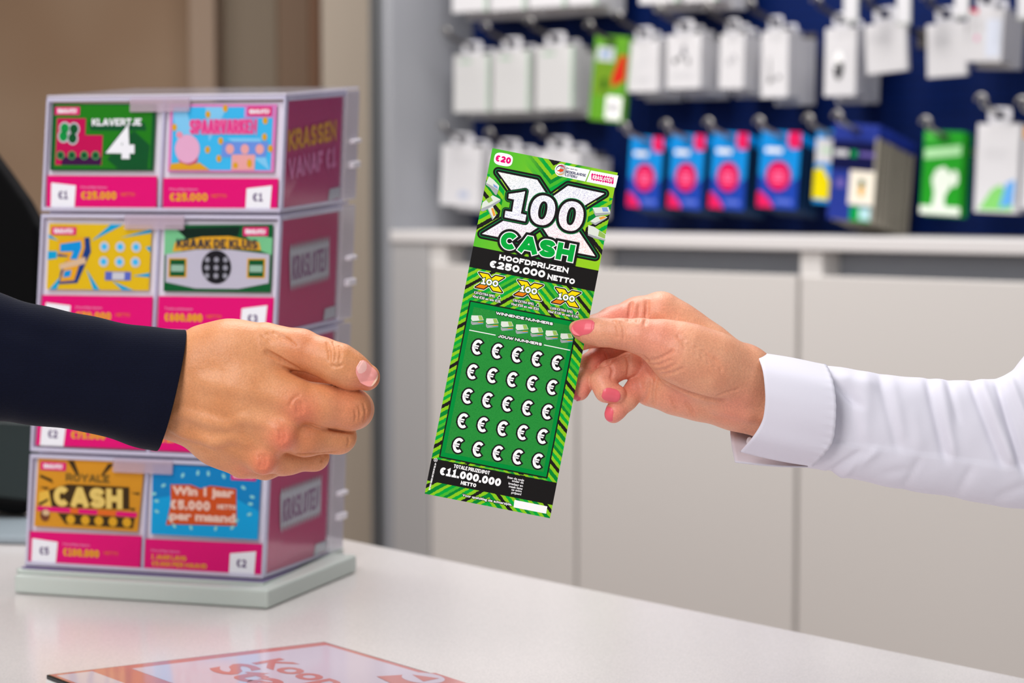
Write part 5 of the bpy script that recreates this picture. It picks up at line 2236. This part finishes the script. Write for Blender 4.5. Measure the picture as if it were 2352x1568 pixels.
mf.group(1.0, [[(646, 990, 12, 46), (700, 1004, 6, 42), (778, 1003, -5, 37), (782, 1003, -14, 34), (735, 998, -42, 34), (670, 985, -44, 29)]], 4)
mf.group(1.0, [[(604, 1046, 6, 42), (660, 1052, -6, 36), (722, 1048, -17, 31), (722, 1046, -24, 30), (690, 1042, -48, 29), (640, 1030, -48, 26)]], 4)
mf.group(1.0, [[(560, 1060, -8, 39), (610, 1068, -20, 31), (654, 1064, -31, 25), (640, 1055, -52, 24)]], 4)
mf.group(2.0, [[(560, 862, -20, 48), (690, 866, -26, 38), (735, 872, -28, 34)]], 4)
# knuckles, tendons and veins
mf.group(9, [[(690, 940, 20, 18)]], 1)
mf.group(9, [[(650, 1006, 20.5, 19)]], 1)
mf.group(8, [[(606, 1066, 13.5, 17)]], 1)
mf.group(3.5, [[(446, 926, 10.5, 14), (500, 950, 12.5, 11), (550, 965, 13.5, 10), (570, 990, 13, 9), (588, 1010, 12, 8)]], 3)
mf.group(3.0, [[(420, 945, 8, 10), (470, 975, 9.5, 9), (505, 1000, 8.5, 8)]], 3)
mf.group(3.0, [[(405, 905, 11.5, 12), (450, 918, 12.5, 11)]], 3)
mf.ridge([(400, 940), (440, 950), (480, 964), (520, 974), (548, 981)], 3.2, 1.3)
mf.ridge([(386, 965), (420, 990), (470, 1006), (497, 1014), (528, 1003), (552, 1006), (572, 1018)], 2.6, 1.5)
mf.ridge([(520, 974), (560, 960), (600, 968), (640, 985)], 2.5, .8)
mf.ridge([(470, 875), (540, 890), (610, 905), (660, 920)], 4.0, .6, 5)
# folds: web of the thumb, between the fingers, joint wrinkles
mf.crease([(612, 808), (634, 820), (656, 832), (684, 848)], 1.1, 1.5, 1.4)
mf.crease([(712, 974), (750, 983), (790, 990), (824, 992)], .8, 1.3, .7)
mf.crease([(680, 1043), (720, 1041), (772, 1038)], .8, 1.2, .7)
for p in ([(751, 786), (757, 812), (756, 828)], [(766, 783), (772, 806), (769, 830)], [(779, 792), (782, 812), (778, 834)], [(760, 838), (774, 842), (786, 838)]):
    mf.crease(p, .6, .5, .8)
for p in ([(824, 932), (828, 948), (826, 966)], [(836, 926), (840, 946), (836, 968)], [(815, 940), (818, 955), (816, 968)], [(690, 905), (672, 918), (664, 935)],
          [(800, 1004), (803, 1014), (798, 1024)], [(738, 1044), (741, 1052), (737, 1060)]):
    mf.crease(p, .6, .38, .8)
for x, y in ((640, 770), (655, 776), (668, 784), (625, 772), (612, 778)):
    mf.crease([(x - 12, y - 8), (x, y), (x + 10, y + 9)], .6, .22, .8)
for x, y in ((690, 936), (650, 1000), (606, 1060)):
    for k in (-1, 0, 1):
        mf.crease([(x + 6 * k - 4, y - 14), (x + 6 * k, y), (x + 6 * k - 3, y + 14)], .7, .25, .9)
skin_m = skin_mat('tan_skin', (206, 136, 88), (218, 118, 88), (218, 152, 106))
flush_m = [(692, 945, 27, 46, .8), (652, 1010, 26, 42, .95), (610, 1068, 18, 38, .9), (560, 1090, 4, 30, .5), (790, 930, 14, 60, .45),
           (846, 880, 18, 45, .7), (700, 800, 20, 60, .3), (740, 870, -5, 50, .9), (700, 1000, 14, 40, .35), (835, 950, 6, 40, .5)]
flesh_obj(mf, 'body', skin_m, man, 0.66, flush_m, rel=1)
nail_pink = mat('natural_nail', (240, 158, 152), 0.22, 0.5)
nail_white = mat('nail_tip', (240, 196, 170), 0.3)
nail_moon = mat('nail_lunula', (246, 190, 182), 0.25)
nail(mf, man, 'thumbnail', nail_pink, (843, 857, 20), (.82, -.56, -.12), (.32, .52, .80), 13.5, 11.5, 'pale pink thumbnail with a light half moon', tipm=nail_white, moon=nail_moon)


# ------------------------------------------------------------------ sleeves
def loft(stations, nu, nv, fold=None, thick=1.2, zc=0.0, depth=.82, cap=False):
    """stations: (Tx,Ty,Bx,By,bow,zc); rings between top and bottom silhouette points. Returns verts(mm), faces"""
    S_ = catmull(stations, nu)
    th = np.linspace(0, 2 * np.pi, nv, endpoint=False)
    out = np.zeros((nu, nv, 3))
    for i, (tx, ty, bx, by, bow, z0) in enumerate(S_):
        cx, cy = (tx + bx) / 2, (ty + by) / 2
        hx, hy = (tx - bx) / 2, (ty - by) / 2
        hh = math.hypot(hx, hy)
        for j, a in enumerate(th):
            c, s = math.cos(a), math.sin(a)
            s = math.copysign(abs(s) ** .65, s)
            x = cx + hx * c + bow * s
            y = cy + hy * c
            z = z0 + s * hh * .25 * depth
            out[i, j] = (x, y, z)
    X = np.zeros_like(out)
    nrm = np.zeros_like(out)
    for i in range(nu):
        for j in range(nv):
            X[i, j] = J(*out[i, j])
            a = th[j]
            tx, ty, bx, by = S_[i][:4]
            hh = math.hypot(tx - bx, ty - by) / 2
            up = np.array([(tx - bx) / 2 / hh, -(ty - by) / 2 / hh, 0])
            nrm[i, j] = up * math.cos(a) + np.array([0, 0, 1]) * math.sin(a)
    if fold is not None:
        X += nrm * fold(out, th)[..., None]
    return X, nrm


def loft_obj(name, X, nrm, m, parent, thick, inner_end=0):
    nu, nv = X.shape[:2]
    inn = X - nrm * thick
    V = np.concatenate([mm2w(X.reshape(-1, 3)), mm2w(inn.reshape(-1, 3))])
    n = nu * nv
    Fs = []
    for i in range(nu - 1):
        for j in range(nv):
            k = (j + 1) % nv
            a, b_, c, d = i * nv + j, i * nv + k, (i + 1) * nv + k, (i + 1) * nv + j
            Fs += [(a, b_, c, d), (n + d, n + c, n + b_, n + a)]
    for i in (0, nu - 1):
        for j in range(nv):
            k = (j + 1) % nv
            a, b_ = i * nv + j, i * nv + k
            Fs.append((b_, a, n + a, n + b_) if i == 0 else (a, b_, n + b_, n + a))
    return mesh_obj(name, V, Fs, m, parent, smooth=True)


navy_knit = mat('navy_knit', (10, 15, 34), 0.9, 0.12)


def knit_nodes():
    N, L, b = nodes(navy_knit)
    tc = N.new('ShaderNodeTexCoord')
    w = N.new('ShaderNodeTexWave')
    w.inputs['Scale'].default_value = 300
    w.inputs['Distortion'].default_value = 2.0
    w.inputs['Detail'].default_value = 2
    w.bands_direction = 'Z'
    L.new(tc.outputs['Object'], w.inputs['Vector'])
    n = N.new('ShaderNodeTexNoise')
    n.inputs['Scale'].default_value = 1400
    n.inputs['Detail'].default_value = 3
    L.new(tc.outputs['Object'], n.inputs['Vector'])
    half = N.new('ShaderNodeMath')
    half.operation = 'MULTIPLY'
    half.inputs[1].default_value = .22
    L.new(w.outputs['Fac'], half.inputs[0])
    ad = N.new('ShaderNodeMath')
    ad.operation = 'ADD'
    L.new(half.outputs[0], ad.inputs[0])
    L.new(n.outputs['Fac'], ad.inputs[1])
    bp = N.new('ShaderNodeBump')
    bp.inputs['Strength'].default_value = .4
    bp.inputs['Distance'].default_value = .0005
    L.new(ad.outputs[0], bp.inputs['Height'])
    L.new(bp.outputs['Normal'], b.inputs['Normal'])
    rp = N.new('ShaderNodeValToRGB')
    rp.color_ramp.elements[0].color = rgb(5, 7, 20)
    rp.color_ramp.elements[1].color = rgb(11, 15, 36)
    L.new(n.outputs['Fac'], rp.inputs['Fac'])
    L.new(rp.outputs['Color'], b.inputs['Base Color'])
    b.inputs['Sheen Weight'].default_value = .05
    b.inputs['Sheen Roughness'].default_value = .4


knit_nodes()
st = [(-330, 560, -330, 958, 0, -8), (-150, 618, -150, 962, 0, -8), (0, 672, 0, 968, 0, -7), (60, 692, 50, 974, 2, -6), (120, 706, 110, 981, 4, -6), (200, 723, 180, 989, 8, -5),
      (300, 744, 255, 1008, 8, -4), (370, 752, 315, 1028, 11, -3), (410, 756, 347, 1035, 13, -3), (423, 757, 358, 1037, 14, -3)]


def sweater_fold(o, th):
    x, y = o[..., 0], o[..., 1]
    r = np.zeros(x.shape)
    for cx, cy, dx, dy, w, a in ((60, 760, .9, .35, 26, -1.0), (140, 870, .95, .2, 30, -.9), (20, 880, .8, -.3, 34, .8), (230, 800, .97, .2, 24, .5)):
        d = (x - cx) * -dy + (y - cy) * dx
        l = (x - cx) * dx + (y - cy) * dy
        r += a * np.exp(-(d / w) ** 2 - (l / 130) ** 2)
    r += .22 * np.sin(x * .05 + y * .03) + .15 * np.sin(y * .09 - x * .02)
    return r


X, nr = loft(st, 90, 96, sweater_fold, depth=.84)
loft_obj('sweater_sleeve', X, nr, navy_knit, man, 2.2)

# ------------------------------------------------------------------ right person: pinching the ticket
woman = thing('person', 'person in a white shirt holding out the ticket from the right, pink nails', 'person', tuple(at(1900, 950, FOCUS)))
wf = Flesh()
wf.group(0, [
    [(1900, 960, -10, 52), (1800, 938, -11, 62), (1752, 912, -13, 76), (1700, 884, -14, 80)],
    [(1900, 960, -10, 50), (1790, 938, -12, 62), (1690, 906, -14, 70)],
    [(1700, 866, -22, 72), (1612, 800, -25, 58), (1560, 758, -26, 53), (1518, 720, -27, 51)],
    [(1695, 890, -28, 64), (1600, 840, -34, 54), (1500, 792, -37, 47)],
    [(1690, 912, -28, 58), (1590, 880, -32, 48), (1490, 846, -32, 42)],
    [(1680, 924, -20, 52), (1580, 905, -22, 44), (1495, 888, -22, 35)],
    [(1700, 918, -10, 56), (1610, 906, -9, 50), (1545, 894, -10, 46), (1508, 884, -12, 38)],
    [(1700, 862, -2, 74), (1625, 838, 6, 73), (1565, 812, 10, 66), (1525, 790, 11, 54)],
    [(1505, 835, -18, 42), (1490, 888, -17, 32)],
], 9)
# thumb (front of the ticket)
wf.group(1.6, [[(1560, 806, 10, 62), (1512, 784, 12, 49), (1470, 772, 12.5, 39), (1425, 766, 11.5, 33), (1382, 763, 9.5, 31), (1350, 760, 8, 27), (1330, 755, 6.2, 18), (1319, 751, 5.0, 10)]], 3.5)
# index finger (behind the ticket)
wf.group(1.6, [[(1516, 722, -27, 50), (1466, 730, -26, 46), (1410, 745, -20, 39), (1370, 760, -13, 35), (1330, 772, -9.5, 30), (1302, 780, -8.4, 25)]], 4)
# middle finger
wf.group(1.2, [[(1505, 782, -36, 40), (1445, 790, -35, 31), (1385, 814, -27, 30), (1357, 840, -19, 28), (1336, 878, -12, 25), (1331, 898, -10, 22)]], 3.5)
# ring finger
wf.group(1.2, [[(1500, 842, -24, 36), (1446, 838, -14, 28), (1402, 854, -9, 27), (1384, 876, -7, 27), (1392, 898, -4, 24), (1416, 905, -3.4, 22)]], 3)
# little finger
wf.group(1.2, [[(1504, 886, -20, 33), (1464, 892, -13, 26), (1438, 918, -9, 24), (1414, 944, -7, 21), (1408, 953, -6.5, 18)]], 3)
# thenar fold, knuckle bumps, wrist tendons
wf.group(6, [[(1518, 716, -20, 26)]], 1)
wf.group(3.5, [[(1640, 930, 2.5, 12), (1720, 950, 3.5, 14), (1790, 965, 2, 14)]], 3)
wf.crease([(1479, 822), (1494, 850), (1518, 871), (1545, 887), (1580, 902), (1620, 915), (1662, 923)], 1.3, 1.2, 2.0)
wf.crease([(1480, 827), (1501, 827), (1528, 817), (1546, 805)], .7, .3)
wf.crease([(1488, 838), (1515, 837), (1542, 826)], .6, .16)
wf.crease([(1498, 851), (1525, 849), (1552, 836)], .6, .12)
wf.crease([(1520, 860), (1545, 856), (1568, 846)], .6, .08)
wf.crease([(1507, 868), (1501, 900), (1502, 930)], .9, .8)
wf.crease([(1478, 922), (1487, 902), (1490, 875)], .7, .4)
wf.crease([(1541, 911), (1549, 925), (1556, 942)], .7, .45)
wf.crease([(1576, 925), (1586, 938), (1594, 952)], .7, .4)
wf.crease([(1650, 909), (1672, 900), (1696, 895)], .6, .1)
wf.crease([(1450, 694), (1448, 712), (1444, 736)], .8, .7)
wf.crease([(1486, 690), (1486, 714), (1481, 744)], .9, .9)
wf.crease([(1468, 700), (1467, 718), (1464, 738)], .6, .15)
wf.crease([(1446, 811), (1420, 824), (1392, 838), (1372, 842)], .8, 1.6, .8)
wf.crease([(1390, 804), (1396, 818), (1398, 832)], .7, .5)
wf.crease([(1438, 812), (1445, 836), (1443, 862)], .8, .7)
wf.crease([(1402, 838), (1408, 852), (1404, 868)], .6, .4)
wf.crease([(1410, 735), (1418, 750), (1420, 775)], .6, .1)
wf.crease([(1425, 738), (1432, 752), (1433, 780)], .6, .08)
for k in range(7):
    wf.crease([(1555 + 14 * k, 770 + 9 * k), (1566 + 14 * k, 782 + 9 * k), (1574 + 14 * k, 797 + 9 * k)], .6, .06)
skin_w = skin_mat('rosy_skin', (220, 150, 116), (230, 134, 118), (228, 166, 130))
flush_w = [(1420, 735, -12, 80, .8), (1340, 770, 8, 45, .3), (1500, 775, 22, 70, .45), (1370, 830, -14, 50, .85), (1335, 895, -6, 40, .85), (1400, 860, -6, 45, .7), (1415, 905, 2, 34, .7),
           (1450, 890, -8, 40, .7), (1408, 950, -3, 40, .8), (1475, 850, -10, 50, .6), (1690, 930, 4, 60, .5), (1560, 915, 0, 50, .4), (1500, 680, -16, 50, .4)]
flesh_obj(wf, 'body', skin_w, woman, 0.62, flush_w, rel=1)
polish = mat('coral_pink_polish', (226, 96, 110), 0.36, 0.4)
nail(wf, woman, 'thumbnail', polish, (1338, 748, 14), (-1, .03, -.22), (-.16, .50, .85), 13.6, 9.6, 'coral pink painted thumbnail on the ticket', power=2.6)
nail(wf, woman, 'fingernail', polish, (1404, 911, 3), (.93, -.34, .05), (.02, -.42, .91), 10.5, 8.0, 'coral pink nail of the curled ring finger', power=2.8)
nail(wf, woman, 'fingernail', polish, (1393, 950, -3), (-.5, -.85, .1), (-.80, .1, .60), 8.5, 7.0, 'coral pink nail of the little finger', power=2.8)
nail(wf, woman, 'fingernail', polish, (1318, 905, -8), (-.2, -.95, .1), (-.92, -.1, .35), 8.5, 7.0, 'coral pink nail of the middle finger beside the ticket', power=2.8)

# shirt
cotton = mat('white_cotton', (217, 215, 227), 0.75, 0.2)


def cotton_nodes():
    N, L, b = nodes(cotton)
    tc = N.new('ShaderNodeTexCoord')
    n = N.new('ShaderNodeTexNoise')
    n.inputs['Scale'].default_value = 1600
    n.inputs['Detail'].default_value = 2
    L.new(tc.outputs['Object'], n.inputs['Vector'])
    bp = N.new('ShaderNodeBump')
    bp.inputs['Strength'].default_value = .15
    bp.inputs['Distance'].default_value = .0003
    L.new(n.outputs['Fac'], bp.inputs['Height'])
    L.new(bp.outputs['Normal'], b.inputs['Normal'])
    b.inputs['Subsurface Weight'].default_value = .0


cotton_nodes()
FOLDS = [  # x0,y0 -> x1,y1, width, height(mm): creases on the visible side
    (1925, 885, 1975, 930, 9, -1.1), (1935, 870, 2000, 890, 16, 1.0), (1990, 850, 1985, 1000, 20, .7), (1950, 890, 1970, 1000, 14, -.5),
    (2022, 870, 2062, 1030, 9, -.6), (2050, 880, 2075, 1000, 12, .5), (2132, 875, 2172, 1050, 10, -1.2), (2160, 880, 2190, 1040, 12, .9), (2178, 875, 2200, 960, 8, -.6),
    (2232, 880, 2300, 1060, 10, -1.1), (2255, 880, 2325, 1060, 13, 1.1), (2290, 880, 2350, 1080, 9, -1.4), (2320, 870, 2390, 1050, 12, 1.2),
    (1900, 1085, 1975, 1035, 7, -.8), (1930, 1090, 2010, 1035, 9, .7), (1960, 1075, 2000, 1030, 6, -.5), (2080, 1110, 2110, 1055, 8, -.5), (2200, 1130, 2230, 1075, 10, -.5),
    (2100, 950, 2110, 1030, 16, .4), (2030, 1085, 2080, 1075, 10, -.4), (2290, 1140, 2360, 1110, 12, -.6)]


def shirt_fold(o, th):
    x, y = o[..., 0], o[..., 1]
    r = np.zeros(x.shape)
    for x0, y0, x1, y1, w, a in FOLDS:
        l = math.hypot(x1 - x0, y1 - y0)
        dx, dy = (x1 - x0) / l, (y1 - y0) / l
        d = -(x - x0) * dy + (y - y0) * dx
        s = (x - x0) * dx + (y - y0) * dy
        e = np.clip(np.minimum(s + 25, l + 25 - s) / 40, 0, 1)
        r += 1.9 * a * np.exp(-(d / w) ** 2) * e * e * (3 - 2 * e)
    front = np.sin(th)[None, :] > 0
    ys = np.interp(x, [1900, 1918, 1960, 2050, 2200, 2352, 2500], [1008, 1014, 1022, 1030, 1055, 1076, 1090])
    step = 1 / (1 + np.exp(-(y - ys) / 1.2))
    r = r * np.where(front, 1, .4) + np.where(front, step * 1.1, .8)
    r += .18 * np.sin(x * .06 + y * .05)
    return r


st = [(1893, 843, 1862, 1070, -16, -8), (1905, 843, 1880, 1073, -16, -8), (1950, 850, 1915, 1083, -14, -8), (2020, 862, 1985, 1101, -12, -8), (2100, 869, 2080, 1121, -10, -9), (2180, 875, 2180, 1136, -6, -10),
      (2240, 876, 2262, 1153, -4, -11), (2290, 870, 2340, 1164, -2, -12), (2322, 857, 2410, 1165, 0, -14), (2345, 830, 2480, 1140, 0, -16), (2385, 780, 2540, 1080, 0, -18), (2440, 690, 2600, 985, 0, -22), (2530, 540, 2700, 850, 0, -30), (2640, 360, 2830, 690, 0, -40), (2760, 160, 2970, 510, 0, -50)]
X, nr = loft(st, 200, 120, shirt_fold, depth=.80)
slv = loft_obj('shirt_sleeve', X, nr, cotton, woman, 1.0)

left = [(1700, 1038, 3), (1727, 1007, 15), (1750, 968, 21), (1757, 930, 24), (1757, 895, 24.5), (1752, 850, 20), (1742, 820, 9), (1731, 808, -6),
        (1728, 815, -24), (1724, 850, -38), (1715, 900, -45), (1700, 945, -46), (1684, 972, -40), (1677, 986, -32), (1680, 1020, -22), (1688, 1062, -12)]
right_ = [(1866, 1071, 6), (1893, 1043, 18), (1912, 1014, 23), (1919, 970, 28), (1920, 920, 29), (1914, 878, 24), (1904, 848, 8), (1897, 838, -8),
          (1898, 850, -26), (1903, 890, -38), (1905, 940, -42), (1900, 990, -40), (1888, 1030, -32), (1876, 1055, -22), (1868, 1068, -14), (1864, 1074, -8)]
NL, NW = 110, 22
Lc, Rc = catmull(left, NL), catmull(right_, NL)
X = np.zeros((NL, NW, 3))
for i in range(NL):
    for j in range(NW):
        t = j / (NW - 1)
        p = Lc[i] * (1 - t) + Rc[i] * t
        q = J(*p)
        bul = math.sin(math.pi * t) * .8 + (.35 * math.sin(i * 1.9) * math.exp(-((1 - t) / .12) ** 2)) + (.3 * math.exp(-((1 - t) / .03) ** 2))
        cdir = np.array([0, J(1800, 945, -8)[1] - q[1], J(1800, 945, -8)[2] - q[2]])
        q = q - cdir / (np.linalg.norm(cdir) + 1e-6) * bul
        # pressed crease running along the front of the cuff
        X[i, j] = q
top_ = X.reshape(-1, 3)
nrm = np.zeros_like(X)
for i in range(NL):
    for j in range(NW):
        a = X[min(i + 1, NL - 1), j] - X[max(i - 1, 0), j]
        b_ = X[i, min(j + 1, NW - 1)] - X[i, max(j - 1, 0)]
        c = np.cross(b_, a)
        nrm[i, j] = c / (np.linalg.norm(c) + 1e-9)
mid = nrm[NL // 4, NW // 2]
if mid[2] < 0:
    nrm = -nrm
n = NL * NW
V = np.concatenate([mm2w(top_), mm2w((X - nrm * 1.0).reshape(-1, 3))])
Fs = []
for i in range(NL - 1):
    for j in range(NW - 1):
        a, b_, c, d = i * NW + j, i * NW + j + 1, (i + 1) * NW + j + 1, (i + 1) * NW + j
        Fs += [(a, b_, c, d), (n + d, n + c, n + b_, n + a)]
ring = [j for j in range(NW)] + [i * NW + NW - 1 for i in range(1, NL)] + [(NL - 1) * NW + j for j in range(NW - 2, -1, -1)] + [i * NW for i in range(NL - 2, 0, -1)]
for a, b_ in zip(ring, ring[1:] + ring[:1]):
    Fs.append((b_, a, n + a, n + b_))
cuff = mesh_obj('cuff', V, Fs, cotton, slv, smooth=True)
bb = MB()
bc = at(1721, 1014, FOCUS + .022)
bb.prism([bc + RIGHT * (math.cos(k * math.pi / 6) * .0018) + UP * (math.sin(k * math.pi / 6) * .003) for k in range(12)], -FWD * .0015)
bb.build('button', mat('pearl_button', (240, 238, 246), .25), slv, bevel=.0003)
